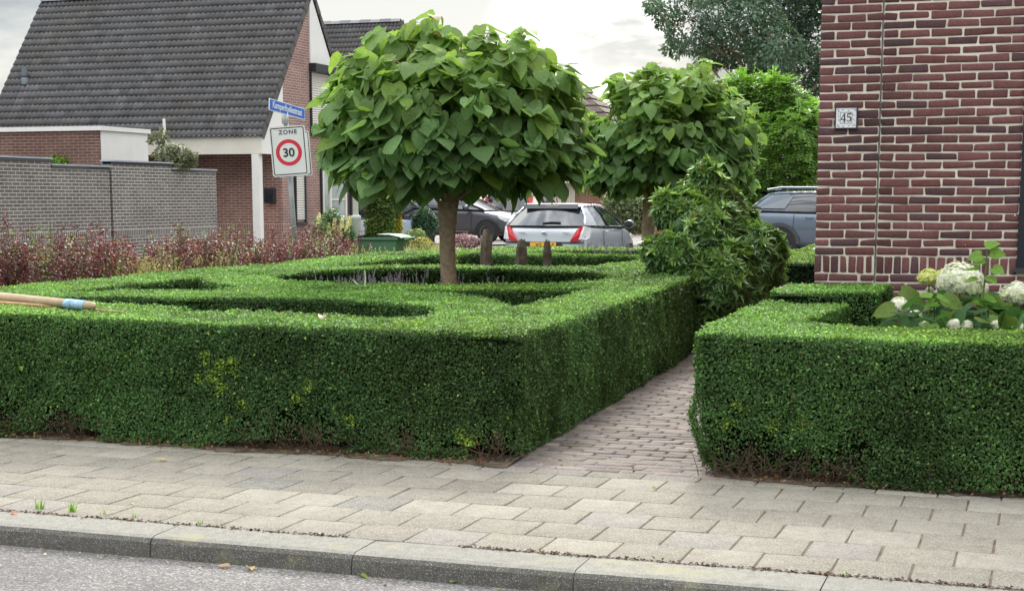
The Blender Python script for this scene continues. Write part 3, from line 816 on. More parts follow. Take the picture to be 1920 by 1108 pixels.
C1, C2 = (-5.5, 14.0), (-5.42, 21.7)
R_IN, R_OUT = 1.62, 2.30
def zt_left(x, y):
    x = np.asarray(x, float); y = np.asarray(y, float)
    return .716+.013*np.clip(-2.77-x, 0, 6)*np.clip((10.5-y)/2, 0, 1)+.012*np.clip((y-9)/5, 0, 1)-.055*np.clip((y-19)/4, 0, 1)+.006*np.sin(x*2.1+y)
outer = [(-8.32, 8.06), (-6.6, 8.07), (-4.4, 8.10), (-2.80, 8.14), (-2.76, 8.20), (-2.92, 11.2), (-3.10, 14.10), (-3.14, 14.30), (-3.30, 16.5), (-3.30, 24.2), (-8.42, 24.2), (-8.5, 19.0), (-8.42, 16.5), (-8.35, 13.)]
hole_arc = [(-6.95, 9.17), (-5.6, 9.10), (-4.54, 9.00), (-3.78, 8.97), (-3.72, 9.18), (-3.86, 9.67), (-3.99, 9.93), (-4.24, 10.18), (-4.62, 10.40), (-5.15, 10.58), (-5.62, 10.62), (-6.15, 10.52), (-6.6, 10.2), (-6.85, 9.78)]
def arc(c, r, a0, a1, n): return [(c[0]+r*math.cos(math.radians(a0+(a1-a0)*i/(n-1))), c[1]+r*math.sin(math.radians(a0+(a1-a0)*i/(n-1)))) for i in range(n)]
hole_right = [(-5.05, 11.60), (-4.85, 11.53), (-4.41, 11.42), (-4.1, 11.16), (-3.91, 10.93), (-3.66, 10.55), (-3.50, 10.28), (-3.52, 11.0), (-3.55, 11.8), (-3.60, 12.6)] + arc(C1, R_OUT, -36, -74, 9)
hole_left = arc(C1, R_OUT, 204, 244, 9) + [(-6.52, 11.62), (-6.55, 11.42), (-6.9, 11.2), (-7.16, 10.79), (-7.42, 10.4), (-7.5, 11.4), (-7.52, 12.6)]
hole_posts = arc(C1, R_OUT, 140, 68, 14) + [(-4.62, 16.9), (-4.60, 18.6)] + arc(C2, R_OUT+.06, -68, -148, 14) + [(-7.52, 19.2), (-7.5, 18.), (-7.42, 16.7)]
hole_r1, hole_r2 = circle(*C1, R_IN), circle(*C2, R_IN)
def cls_left(x, y):
    x = np.asarray(x, float); y = np.asarray(y, float)
    r1 = np.hypot(x-C1[0], y-C1[1]); r2 = np.hypot(x-C2[0], y-C2[1])
    k = np.full(len(x), 5)
    k[(y > 16.)] = 1; k[x > -3.68] = 1; k[(x < -7.38)] = 2; k[(y > 23.55)] = 6
    k[r1 < R_OUT+.04] = 3; k[r2 < R_OUT+.1] = 4
    k[(y < 9.12)] = 0
    return k
left_roots = box_hedge({0: ('boxwood_hedge', 'long clipped box hedge running along the pavement left of the brick path', -5.5, 8.5),
           1: ('boxwood_hedge', 'clipped box hedge flanking the left side of the brick path', -3.2, 11.5),
           2: ('boxwood_hedge', 'clipped box hedge on the far left of the parterre in front of the red barberry', -7.9, 14),
           3: ('boxwood_ring_hedge', 'circular clipped box hedge enclosing the trunk of the larger catalpa', -5.5, 14),
           4: ('boxwood_ring_hedge', 'circular clipped box hedge enclosing the trunk of the farther catalpa', -5.42, 21.7),
           5: ('boxwood_arc_hedge', 'curved clipped box hedge between the front hedge and the larger catalpa ring', -5.5, 10.9),
           6: ('boxwood_hedge', 'rear clipped box hedge closing the parterre in front of the silver hatchback', -5.8, 23.9)},
          cls_left, outer, [hole_arc, hole_right, hole_left, hole_posts, hole_r1, hole_r2], zt_left, 27000, 9500, ragged=lambda k: k == 0, tints={1: (.074, .140, .046)})  # path-side leaves coloured lighter to stand for sky light on that face
twig_patch(left_roots[0], LGW, 22)
twig_patch(left_roots[0], [(x, 8.16, 0, .3) for x in np.arange(-6.6, -2.9, .5)], 12, .13)

# hedge round the hydrangea bed on the right
def zt_r(x, y): return .765+.006*np.sin(np.asarray(x)*2.3)+0*np.asarray(y)
def uc_r(x, y): return .17*math.exp(-((x+1.75)/.55)**2)*(1 if y < 9 else .3)
outer_r = [(-1.74, 8.14), (-1.70, 8.07), (-.6, 8.02), (4.6, 7.96), (4.6, 8.74), (-1.02, 8.80), (-1.33, 8.86), (-1.22, 10.56), (-1.80, 10.56), (-1.78, 9.0)]
rr = box_hedge({0: ('boxwood_hedge', 'clipped box hedge running along the pavement in front of the white hydrangeas', .5, 8.4),
           1: ('boxwood_hedge', 'short clipped box hedge on the right side of the brick path', -1.5, 9.7)},
          lambda x, y: np.where((np.asarray(y) > 8.84) & (np.asarray(x) < -1.0), 1, 0), outer_r, [], zt_r, 24000, 12000, uc_r)
twig_patch(rr[0], RGW, 22, .22)
twig_patch(rr[0], [(x, 8.14, 0, .3) for x in np.arange(-1.5, .4, .4)], 12, .13)
box_hedge({0: ('boxwood_block_hedge', 'taller square box hedge block right against the brick wall under the house number', -1.4, 11.1)},
          lambda x, y: np.zeros(len(x), int), [(-1.76, 10.60), (-1.06, 10.62), (-1.04, 11.58), (-1.74, 11.58)], [], lambda x, y: .845+0*np.asarray(x)+0*np.asarray(y), 12000, 9000)
box_hedge({0: ('boxwood_hedge', 'dark clipped hedge block behind the rhododendron in front of the blue grey car', -2.4, 19)},
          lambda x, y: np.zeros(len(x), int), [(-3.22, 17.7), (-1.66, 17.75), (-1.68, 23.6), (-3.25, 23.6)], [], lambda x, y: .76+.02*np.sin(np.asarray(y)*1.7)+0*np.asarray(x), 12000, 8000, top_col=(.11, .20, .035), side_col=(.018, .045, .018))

# litter of dead leaves on the bare earth under the hedge feet
def litter():
    n = 2600; X = -9+rng.random(n)*13; Y = 7.94+rng.random(n)**1.1*.26
    k = ~((X > -2.9) & (X < -1.55)) | (rng.random(n) < .06); X, Y = X[k], Y[k]; n = len(X)
    P = np.c_[X, Y, np.full(n, .012)+rng.random(n)*.02]
    Nn = nrm(np.c_[rng.normal(0, .5, (n, 2)), np.ones(n)]); T = nrm(np.c_[rng.normal(0, 1, (n, 2)), np.zeros(n)])
    C = np.array((.16, .095, .05))*np.exp(rng.normal(0, .45, (n, 1))); C[rng.random(n) < .06] = (.25, .08, .03)
    L = .018+.016*rng.random(n)
    tag(leaves('leaf_litter', P, Nn, T, L, L*.5, C, M['leaf'], None, TPL_DIAMOND, np.full(n, .6), np.full(n, .6)), kind='stuff')
    mb = MB()
    for x0, x1 in ((-12, -2.72), (-1.62, 5)):
        xs_ = np.arange(x0, x1, .06); fr = [8.00+.025*math.sin(x*3.1)+.03*math.sin(x*7.7+1)+.02*rng.normal() for x in xs_]
        for i in range(len(xs_)-1):
            mb.add([(xs_[i], fr[i], .004), (xs_[i+1], fr[i+1], .004), (xs_[i+1], fr[i+1]+.05, .012), (xs_[i], fr[i]+.05, .012), (xs_[i+1], 8.3, .03), (xs_[i], 8.3, .03)], [(0, 1, 2, 3), (3, 2, 4, 5)])
    tag(mb.build('hedge_earth', pm('hedge_earth', (.065, .05, .035), .95, .5, 14, .8, 60, spec=.1, color2=(.15, .12, .085))), kind='structure')
litter()
# ================================================================== TREES AND PLANTS
def limb(m, p0, p1, r0, r1, sag=.0, n=6, k=5, wob=.03):
    p0, p1 = Vector(p0), Vector(p1); L = (p1-p0).length
    pts = [p0.lerp(p1, i/k)+(Vector(rng.normal(0, wob*L, 3)) if 0 < i < k else Vector((0, 0, 0)))+Vector((0, 0, sag*L*math.sin(PI*i/k))) for i in range(k+1)]
    m.tube(pts, [r0+(r1-r0)*i/k for i in range(k+1)], n, False); return pts

def catalpa(base, ztop, zlow, R, lean, off, trunk_r, label, n_leaf, L0, seed, zknob):
    """pollarded globe catalpa: stout trunk, a knob of short limbs, a dome of big heart-shaped leaves hanging like shingles"""
    g = np.random.default_rng(seed)
    t = thing('catalpa_tree', label, 'tree', (base[0], base[1], 0))
    cx, cy = base[0]+lean[0]+off, base[1]+lean[1]
    m = MB(); k = 12; pts, rad = [], []
    for i in range(k+1):
        f = i/k
        pts.append((base[0]+lean[0]*f+.012*math.sin(f*7), base[1]+lean[1]*f, -.05+(zknob+.05)*f))
        rad.append(trunk_r*(1.18-.30*min(f*3, 1)+.10*math.sin(f*9)*.3+(.30*max(0, (f-.86)/.14))) + g.normal(0, .002))
    m.tube(pts, rad, 18)
    m.build('trunk', M['bark'], t, smooth=True)
    m = MB(); zc = zlow+(ztop-zlow)*.36
    top = Vector(pts[-1])
    for i in range(34):
        a = 2*PI*g.random(); el = math.radians(g.uniform(8, 85)); r = R*g.uniform(.62, .9)
        q = Vector((cx+r*math.cos(a)*math.cos(el), cy+r*math.sin(a)*math.cos(el), zc+(ztop-zc)*.85*math.sin(el)+.05))
        limb(m, top-Vector((0, 0, .06)), q, .022, .006, .06, 6, 5, .03)
    m.build('branches', M['bark'], t, smooth=True)
    # shoots radiate from the knob and arch outwards; big blades sit on long stalks along them, in loose tiers
    P, Nn, T, L, C, bend, curl = [], [], [], [], [], [], []
    m = MB(); knob = np.array((top.x, top.y, top.z-.05))
    for i in range(n_leaf):
        a = 2*PI*g.random(); s = g.uniform(-.50, 1.0); cs = math.sqrt(max(0, 1-s*s))
        prof = cs if s > 0 else (1-.22*(-s)**1.5)
        far = g.uniform(.82, 1.0)+(g.uniform(.0, .14) if g.random() < .3 else 0)
        end = np.array((cx+R*prof*far*math.cos(a), cy+R*prof*far*math.sin(a), (zc+(ztop-zc)*s*far) if s > 0 else zc+(zc-zlow)*s*1.5))
        midp = knob*.45+end*.55+np.array((0, 0, .16+.12*max(0, s)))
        cur = [knob*(1-f)**2+2*midp*f*(1-f)+end*f*f for f in np.linspace(0, 1, 7)]
        m.tube([tuple(q) for q in cur[2:]], [.010, .008, .007, .005, .003], 5, False)
        fsh = math.exp(g.normal(0, .12))
        for f in (.42, .56, .68, .79, .89, .96, 1.):
            q = knob*(1-f)**2+2*midp*f*(1-f)+end*f*f; ax = 2*(1-f)*(midp-knob)+2*f*(end-midp); ax /= np.linalg.norm(ax)
            a0 = g.uniform(0, 2*PI)
            for k in range(3 if f < 1 else 2):
                an = a0+k*2*PI/3+g.normal(0, .25); u1 = np.cross(ax, (0, 0, 1.)); u1 /= np.linalg.norm(u1)+1e-6; u2 = np.cross(u1, ax)
                pet = u1*math.cos(an)+u2*math.sin(an)+ax*g.uniform(.3, .9)+np.array((0, 0, .25)); pet /= np.linalg.norm(pet)
                size = L0*math.exp(g.normal(0, .33))*(1.08 if f < .85 else (.92 if f < 1 else .62)); size = min(size, .23)
                pl = size*g.uniform(.35, .65); p = q+pet*pl
                if p[2] < zlow-.12: continue
                h = np.array((pet[0], pet[1], 0))+np.array((math.cos(a), math.sin(a), 0))*.55; h /= np.linalg.norm(h)+1e-6
                el = math.radians(g.normal(-26 if s > .35 else -40, 24)); T_ = h*math.cos(el)+np.array((0, 0, math.sin(el)))
                N_ = h*math.sin(-el)+np.array((0, 0, math.cos(el)))+g.normal(0, .22, 3)
                m.tube([tuple(q), tuple(q+pet*pl*.6+np.array((0, 0, .012))), tuple(p)], [.0028, .0024, .002], 4, False)
                P.append(p); T.append(T_); Nn.append(N_); L.append(size); bend.append(g.uniform(-.05, .55)); curl.append(g.normal(.35, .6))
                c = np.array((.132, .228, .084))*math.exp(g.normal(0, .24))*fsh
                y = max(0, min(1, (s+.05)/.75))*max(0, min(1, (f-.5)/.35))*g.uniform(.25, 1)
                c = c*(1-y*.8)+np.array((.225, .33, .065))*y*.8
                if s > .6 and f >= 1 and g.random() < .10: c = np.array((.25, .20, .06))
                if g.random() < .05: c = np.array((.19, .29, .06))
                C.append(c)
    m.build('shoots', M['stem'], t)
    P, T, Nn, L = map(np.array, (P, T, nrm(np.array(Nn)), L))
    leaves('crown', P, Nn, T, L, L*.92, np.array(C), M['bigleaf'], t, TPL_HEART, np.array(bend), np.array(curl))
    return t
tb = (-5.42, 14.0)
catalpa(tb, 3.10, 1.53, 1.27, (-.03, .0), .05, .088, 'larger catalpa with a globe of big heart leaves on a bare trunk, nearer the pavement', 300, .150, 11, 1.45)
catalpa((-5.40, 21.7), 3.38, 1.50, 1.20, (.05, .0), .27, .10, 'farther catalpa with a globe of heart leaves behind the rhododendron', 290, .146, 23, 1.45)

def clump_tree(name, label, base, trunk_h, clumps, n_leaf, L, W_, col, tr=.12, group=None, droop=.3, tpl=TPL_DIAMOND, colvar=.3, branches=True, cat='tree', mat=None, holes=0.):
    """clumps: (x, y, z, rx, ry, rz) ellipsoids filled with leaves, denser near their skins"""
    t = thing(name, label, cat, base, 0, group)
    m = MB(); b = Vector(base)
    c0 = np.mean(np.array([c[:3] for c in clumps]), axis=0); top = Vector((c0[0], c0[1], max(trunk_h, c0[2])))
    m.tube([b+Vector((0, 0, -.1)), b.lerp(top, .3)+Vector(rng.normal(0, .02*trunk_h, 3)), b.lerp(top, .65), top], [tr, tr*.8, tr*.55, tr*.25], 9)
    if branches:
        for c in clumps:
            s = b.lerp(top, rng.uniform(.35, .95)); limb(m, s, Vector(c[:3]), tr*.30, tr*.05, .05, 6, 5, .05)
    m.build('trunk', M['bark'], t, smooth=True)
    vol = np.array([(c[3]*c[4]*c[5])**(2/3) for c in clumps]); cnt = (vol/vol.sum()*n_leaf).astype(int)
    P, C, Nn, T = [], [], [], []
    for c, n in zip(clumps, cnt):
        u = nrm(rng.normal(0, 1, (n, 3))); r = np.where(rng.random(n) < .7, 1-np.abs(rng.normal(0, .16, n)), rng.random(n)**.5)
        q = np.array(c[:3])+u*r[:, None]*np.array(c[3:6])*(1+.35*(vnoise(u*1.7+np.array(c[:3]), 1.3)-.5))[:, None]
        if holes: k = vnoise(q, 1.6/max(c[3], .3)) > holes; q, u = q[k], u[k]; n = len(q)
        P.append(q); v = vnoise(q, 1.5/max(L*6, .1)); f = math.exp(rng.normal(0, .12))
        C.append(np.array(col)*f*(.65+.7*v)[:, None]*np.exp(rng.normal(0, colvar, n))[:, None])
        Nn.append(nrm(u*.6+np.array((0, 0, .6))+rng.normal(0, .5, (n, 3)))); T.append(nrm(u+rng.normal(0, .5, (n, 3))-np.array((0, 0, droop))))
    P, C, Nn, T = map(np.concatenate, (P, C, Nn, T)); n = len(P); Ls = L*np.exp(rng.normal(0, .25, n))
    leaves('crown', P, Nn, T, Ls, Ls*W_, C, mat or M['leaf'], t, tpl, np.full(n, .3), np.full(n, .4))
    return t

# big loose tree beyond the houses, upper right
def pxclump(u, v, D, ru, rv, rd=None):
    p = gd(u, v, D); s = D/2931
    return (p[0], p[1], p[2], ru*s, (rd or ru)*s, rv*s)
D = 64
cl = [pxclump(*a[:2], D+rng.uniform(-2, 2), a[2], a[3]) for a in ((1250, 20, 40, 34), (1300, 62, 52, 40), (1262, 92, 22, 14), (1345, 28, 50, 40), (1410, 40, 60, 50), (1390, 100, 60, 46), (1455, 92, 55, 50), (1480, 20, 70, 60), (1500, 130, 55, 52),
      (1440, 150, 50, 36), (1560, 60, 80, 80), (1560, 170, 60, 50), (1340, 108, 40, 20), (1400, -60, 110, 70), (1520, -70, 110, 80), (1225, 10, 18, 14), (1320, -40, 60, 50), (1640, 20, 80, 90), (1500, 190, 30, 24))]
b = gd(1470, 380, D+2)
clump_tree('broadleaf_tree', 'tall loose dark green tree against the bright sky beside the brick wall', (b[0], b[1], -.1), 6., cl, 46000, .17, .5, (.072, .122, .082), .28, holes=.34)  # leaf colour carries a pale bluish veil in place of haze
# light green robinia with feathery sprays
def robinia():
    D = 43; b = gd(1450, 370, D)
    cl = [pxclump(*a[:2], D+rng.uniform(-1, 1), a[2], a[3]) for a in ((1415, 210, 42, 45), (1455, 195, 48, 40), (1500, 250, 50, 50), (1440, 270, 60, 50), (1530, 230, 30, 40), (1480, 320, 60, 45), (1420, 330, 45, 40), (1535, 310, 40, 50), (1580, 260, 60, 60), (1400, 165, 22, 20), (1450, 165, 20, 15), (1370, 200, 30, 40), (1440, 370, 55, 40), (1500, 385, 60, 40), (1560, 360, 60, 50), (1390, 380, 50, 40))]
    t = thing('robinia_tree', 'bright yellow green feathery robinia between the farther catalpa and the brick wall', 'tree', (b[0], b[1], -.1))
    m = MB(); B = Vector((b[0], b[1], -.1)); top = B+Vector((0, 0, 2.6)); m.tube([B, B.lerp(top, .5)+Vector((.05, 0, 0)), top], [.12, .1, .06], 9)
    for c in cl: limb(m, B.lerp(top, .8), c[:3], .04, .008, .05, 6)
    m.build('trunk', M['bark'], t, smooth=True)
    P, Nn, T, L, C = [], [], [], [], []
    for c in cl:
        for _ in range(300):
            u = rng.normal(0, 1, 3); u /= np.linalg.norm(u); r = 1-abs(rng.normal(0, .2))
            p = np.array(c[:3])+u*r*np.array(c[3:6]); d = u*np.array((1, 1, .5))+rng.normal(0, .4, 3)+np.array((0, 0, -.25)); d /= np.linalg.norm(d)
            LL = rng.uniform(.36, .60); side = np.cross(d, (0, 0, 1)); side /= np.linalg.norm(side)+1e-6; up = np.cross(side, d)
            f = math.exp(rng.normal(0, .22))*(.75+.5*max(0, u[2]))
            for k in range(9):
                q = p+d*LL*k/9-np.array((0, 0, .14*(k/9)**2))
                for s in (-1, 1):
                    P.append(q); T.append(side*s+d*.45+rng.normal(0, .12, 3)); Nn.append(up+rng.normal(0, .25, 3)); L.append(rng.uniform(.08, .125)); C.append(np.array((.140, .262, .050))*f*math.exp(rng.normal(0, .15)))
    P, Nn, T, L, C = np.array(P), nrm(np.array(Nn)), nrm(np.array(T)), np.array(L), np.array(C)
    leaves('crown', P, Nn, T, L, L*.5, C, M['leaf'], t, TPL_DIAMOND, np.full(len(P), .2), np.full(len(P), .2))
robinia()

# rhododendron at the end of the path
def rhododendron():
    c0 = (-3.08, 15.35, 0)
    t = thing('rhododendron_bush', 'glossy green rhododendron bush with a pointed top at the far end of the path hedge', 'bush', c0)
    D = 15.6
    cl = [pxclump(*a) for a in ((1325, 365, D+.3, 42, 45), (1270, 395, D, 40, 38), (1262, 480, D-.5, 44, 38), (1330, 430, D-.2, 62, 50), (1378, 420, D+.4, 36, 40), (1405, 480, D-.2, 60, 52), (1245, 470, D-.5, 34, 26), (1300, 520, D-.6, 40, 40), (1350, 520, D-.6, 56, 60), (1430, 530, D+.2, 36, 50), (1300, 455, D, 50, 50), (1385, 555, D-.4, 50, 44), (1325, 590, D-.5, 36, 40), (1350, 600, D, 60, 60), (1325, 325, D+.2, 18, 22), (1362, 385, D+.3, 26, 26))]
    m = MB(); B = Vector((-3.05, 15.4, -.03))
    for c in cl:
        for _ in range(2): limb(m, B+Vector(rng.normal(0, .10, 3))*1, np.array(c[:3])+rng.normal(0, .08, 3), .018, .006, .0, 6, 5, .06)
    m.build('branches', M['twig'], t, smooth=True)
    P, Nn, T, L, C = [], [], [], [], []
    for c in cl:
        n = int(400*(c[3]*c[5])/(.22*.22))
        for _ in range(n):
            u = rng.normal(0, 1, 3); u /= np.linalg.norm(u)
            if u[2] < -.75: continue
            r = 1-abs(rng.normal(0, .10)) if rng.random() < .8 else rng.uniform(.4, .9)
            p = np.array(c[:3])+u*r*np.array(c[3:6])*(1+.5*(vnoise(u[None]*2.3+np.array(c[:3])[None], 1.)[0]-.5))
            if p[2] < .06: continue
            axis = u*np.array((1, 1, .7))+np.array((0, 0, .55))+rng.normal(0, .25, 3); axis /= np.linalg.norm(axis)
            a = np.cross(axis, (0.3, .2, 1)); a /= np.linalg.norm(a); b = np.cross(axis, a)
            young = rng.random() < .28 and u[2] > -.1
            f = math.exp(rng.normal(0, .20)); k0 = rng.integers(6, 10)
            for k in range(k0):
                an = 2*PI*(k+rng.random()*.5)/k0; rad = a*math.cos(an)+b*math.sin(an); el = rng.uniform(-.35, .75) if not young else rng.uniform(.3, .9)
                d = rad*math.cos(el)+axis*math.sin(el)
                P.append(p); T.append(d); Nn.append(axis*math.cos(el)-rad*math.sin(el)+rng.normal(0, .15, 3)); L.append(rng.uniform(.055, .13)*f**.5)
                cc = np.array((.105, .205, .058)) if not young else np.array((.19, .31, .068))
                if rng.random() < .006: cc = np.array((.20, .16, .03))
                C.append(cc*f*math.exp(rng.normal(0, .18)))
    P, Nn, T, L, C = np.array(P), nrm(np.array(Nn)), nrm(np.array(T)), np.array(L), np.array(C)
    leaves('foliage', P, Nn, T, L, L*.34, C, leaf_mat('rhododendron_leaf', .18, .33, .5), t, TPL_FOLD, np.full(len(P), .15), np.full(len(P), .35))
rhododendron()

# red barberry and wild grasses beyond the far left hedge
def barberry(label, u0, u1, n_shoot, seed, red=1., ymin=10.6, ymax=19.):
    g = np.random.default_rng(seed)
    uc = (u0+u1)/2
    P, Nn, T, L, C = [], [], [], [], []; m = MB(); first = None; ctr = []
    for _ in range(n_shoot):
        u = g.uniform(u0, u1)
        X = g.uniform(-9.75, -8.62)
        p0 = gx(u, 500, X); Y = p0[1]
        if Y < 8.8: continue
        h = (.92 if u1 < 300 else .85)+.18*g.random()+(.26*g.random() if g.random() < .20 else 0)
        h *= .88+.3*vnoise(np.array([[X*.4, Y, 0]]), 1.1)[0]
        d = np.array((g.normal(0, .12), g.normal(0, .12), 1)); d /= np.linalg.norm(d)
        base = np.array((X, Y, -.05)); ctr.append(base)
        pts = [base+d*h*k/4+np.array((g.normal(0, .01), g.normal(0, .01), 0)) for k in range(5)]
        m.tube(pts, [.006, .005, .004, .003, .0015], 4, False)
        f = math.exp(g.normal(0, .25)); red_ = g.random()
        n = int(h*120)
        for k in range(n):
            s = g.uniform(.12, 1)**.8; q = base+d*h*s; wd = .055*(1-.75*s)+.018
            an = g.uniform(0, 2*PI); o = np.array((math.cos(an), math.sin(an), 0))
            P.append(q+o*g.uniform(0, wd)); T.append(o+np.array((0, 0, g.uniform(-.1, .9)))); Nn.append(np.array((0, 0, 1))+g.normal(0, .6, 3)); L.append(g.uniform(.022, .040))
            c = np.array((.115, .030, .040)) if red_ < .66*red else (np.array((.10, .055, .045)) if red_ < .8*red else np.array((.12, .15, .05)))
            C.append(c*f*math.exp(g.normal(0, .3)))
    c0 = np.mean(np.array(ctr), axis=0)
    t = thing('barberry_hedge', label, 'shrub', (c0[0], c0[1], -.05))
    m.build('stems', M['twig'], t)
    P, Nn, T, L, C = np.array(P), nrm(np.array(Nn)), nrm(np.array(T)), np.array(L), np.array(C)
    leaves('foliage', P, Nn, T, L, L*.6, C, M['leaf'], t, TPL_DIAMOND, np.full(len(P), .2), np.full(len(P), .3))
barberry('dark red barberry shrubs in front of the left end of the grey garden wall', -120, 235, 460, 3)
barberry('sparse reddish barberry shrubs mixed with grass in the middle of the border', 225, 330, 45, 9, .9)
barberry('dark red barberry shrubs below the zone sign and white porch column', 320, 655, 600, 4, .95)

def grass(name, label, spots, n, hmin, hmax, col, seed, kind=None, w=.006, parent=None, heads=.25):
    g = np.random.default_rng(seed)
    V, Fc, C = [], [], []
    for _ in range(n):
        x, y, z0 = spots(g); h = g.uniform(hmin, hmax); a = g.uniform(0, 2*PI); ln = g.uniform(.05, .45)*h
        c = np.array(col)*math.exp(g.normal(0, .28))
        if g.random() < .14: c = np.array((.24, .22, .10))*math.exp(g.normal(0, .2))
        b = len(V); s = np.array((-math.sin(a), math.cos(a), 0))*w
        for k in range(4):
            f = k/3; p = np.array((x+math.cos(a)*ln*f*f, y+math.sin(a)*ln*f*f, z0+h*f*(1-.15*f))); ww = (1-f*.85)
            V += [p-s*ww, p+s*ww]
        for k in range(3): Fc.append((b+2*k, b+2*k+1, b+2*k+3, b+2*k+2)); C.append(c)
        if g.random() < heads:
            for k in range(5):
                b = len(V); p = np.array((x+math.cos(a)*ln, y+math.sin(a)*ln, z0+h*.85))+np.array((g.normal(0, .012), g.normal(0, .012), -.02+k*.02)); r = .010
                V += [p+np.array((-r, 0, 0)), p+np.array((0, 0, -r)), p+np.array((r, 0, 0)), p+np.array((0, 0, r*1.4))]; Fc.append((b, b+1, b+2, b+3)); C.append(np.array((.26, .23, .12))*math.exp(g.normal(0, .2)))
    return mesh_np(name, np.array(V), np.array(Fc), M['leaf'], parent, np.array(C))
def sp_verge(u0, u1, X0, X1):
    def f(g):
        u = g.uniform(u0, u1); X = g.uniform(X0, X1); p = gx(u, 500, X); return X, p[1], -.06
    return f
tag(grass('wild_grass', '', sp_verge(190, 420, -9.7, -8.6), 4200, .55, 1.02, (.13, .18, .055), 5), kind='stuff')
tag(grass('tall_grass', '', sp_verge(0, 690, -9.9, -8.7), 2600, .45, .85, (.12, .16, .05), 6), kind='stuff')
def sp_back(g):
    u = g.uniform(645, 850); D_ = g.uniform(20.5, 25.5); p = gd(u, 500, D_); return p[0], p[1], -.06
tag(grass('meadow_grass', '', sp_back, 6500, .60, .98, (.14, .23, .065), 8, heads=.06), kind='stuff')

# lavender inside the rings
def lavender(label, c, rx, ry, n, seed, h0=.50):
    g = np.random.default_rng(seed)
    t = thing('lavender_plant', label, 'plant', (c[0], c[1], 0)); m = MB(); P, Nn, T, L, C = [], [], [], [], []
    for _ in range(n):
        x, y = c[0]+g.normal(0, rx), c[1]+g.normal(0, ry); h = h0+g.normal(0, .05); d = np.array((g.normal(0, .12), g.normal(0, .12), 1))
        b = np.array((x, y, 0)); m.tube([b, b+d*h*.5, b+d*h], [.003, .0025, .0015], 4, False)
        for k in range(16):
            an = g.uniform(0, 2*PI); o = np.array((math.cos(an), math.sin(an), 0)); q = b+d*h*(1+.14*g.random())
            P.append(q+o*.004); T.append(o+np.array((0, 0, .8))); Nn.append(o); L.append(g.uniform(.016, .026)); C.append(np.array((.27, .245, .28))*math.exp(g.normal(0, .25)))
        for k in range(14):
            an = g.uniform(0, 2*PI); o = np.array((math.cos(an), math.sin(an), 0)); q = b+d*h*g.uniform(.1, .75)
            P.append(q); T.append(o*.6+np.array((0, 0, 1))); Nn.append(o); L.append(g.uniform(.04, .06)); C.append(np.array((.10, .13, .08))*math.exp(g.normal(0, .2)))
    m.build('stems', M['stem'], t)
    P, Nn, T, L, C = np.array(P), nrm(np.array(Nn)), nrm(np.array(T)), np.array(L), np.array(C)
    leaves('flower_spikes', P, Nn, T, L, L*.45, C, M['petal'], t, TPL_DIAMOND)
lavender('lavender in faded bloom left of the larger catalpa trunk', (-6.0, 13.8), .34, .14, 210, 31, .585)
lavender('lavender in faded bloom just right of the larger catalpa trunk', (-5.05, 14.2), .26, .10, 60, 32, .54)
lavender('grey lavender clump by the trunk of the farther catalpa', (-5.85, 21.6), .30, .15, 90, 33, .66)

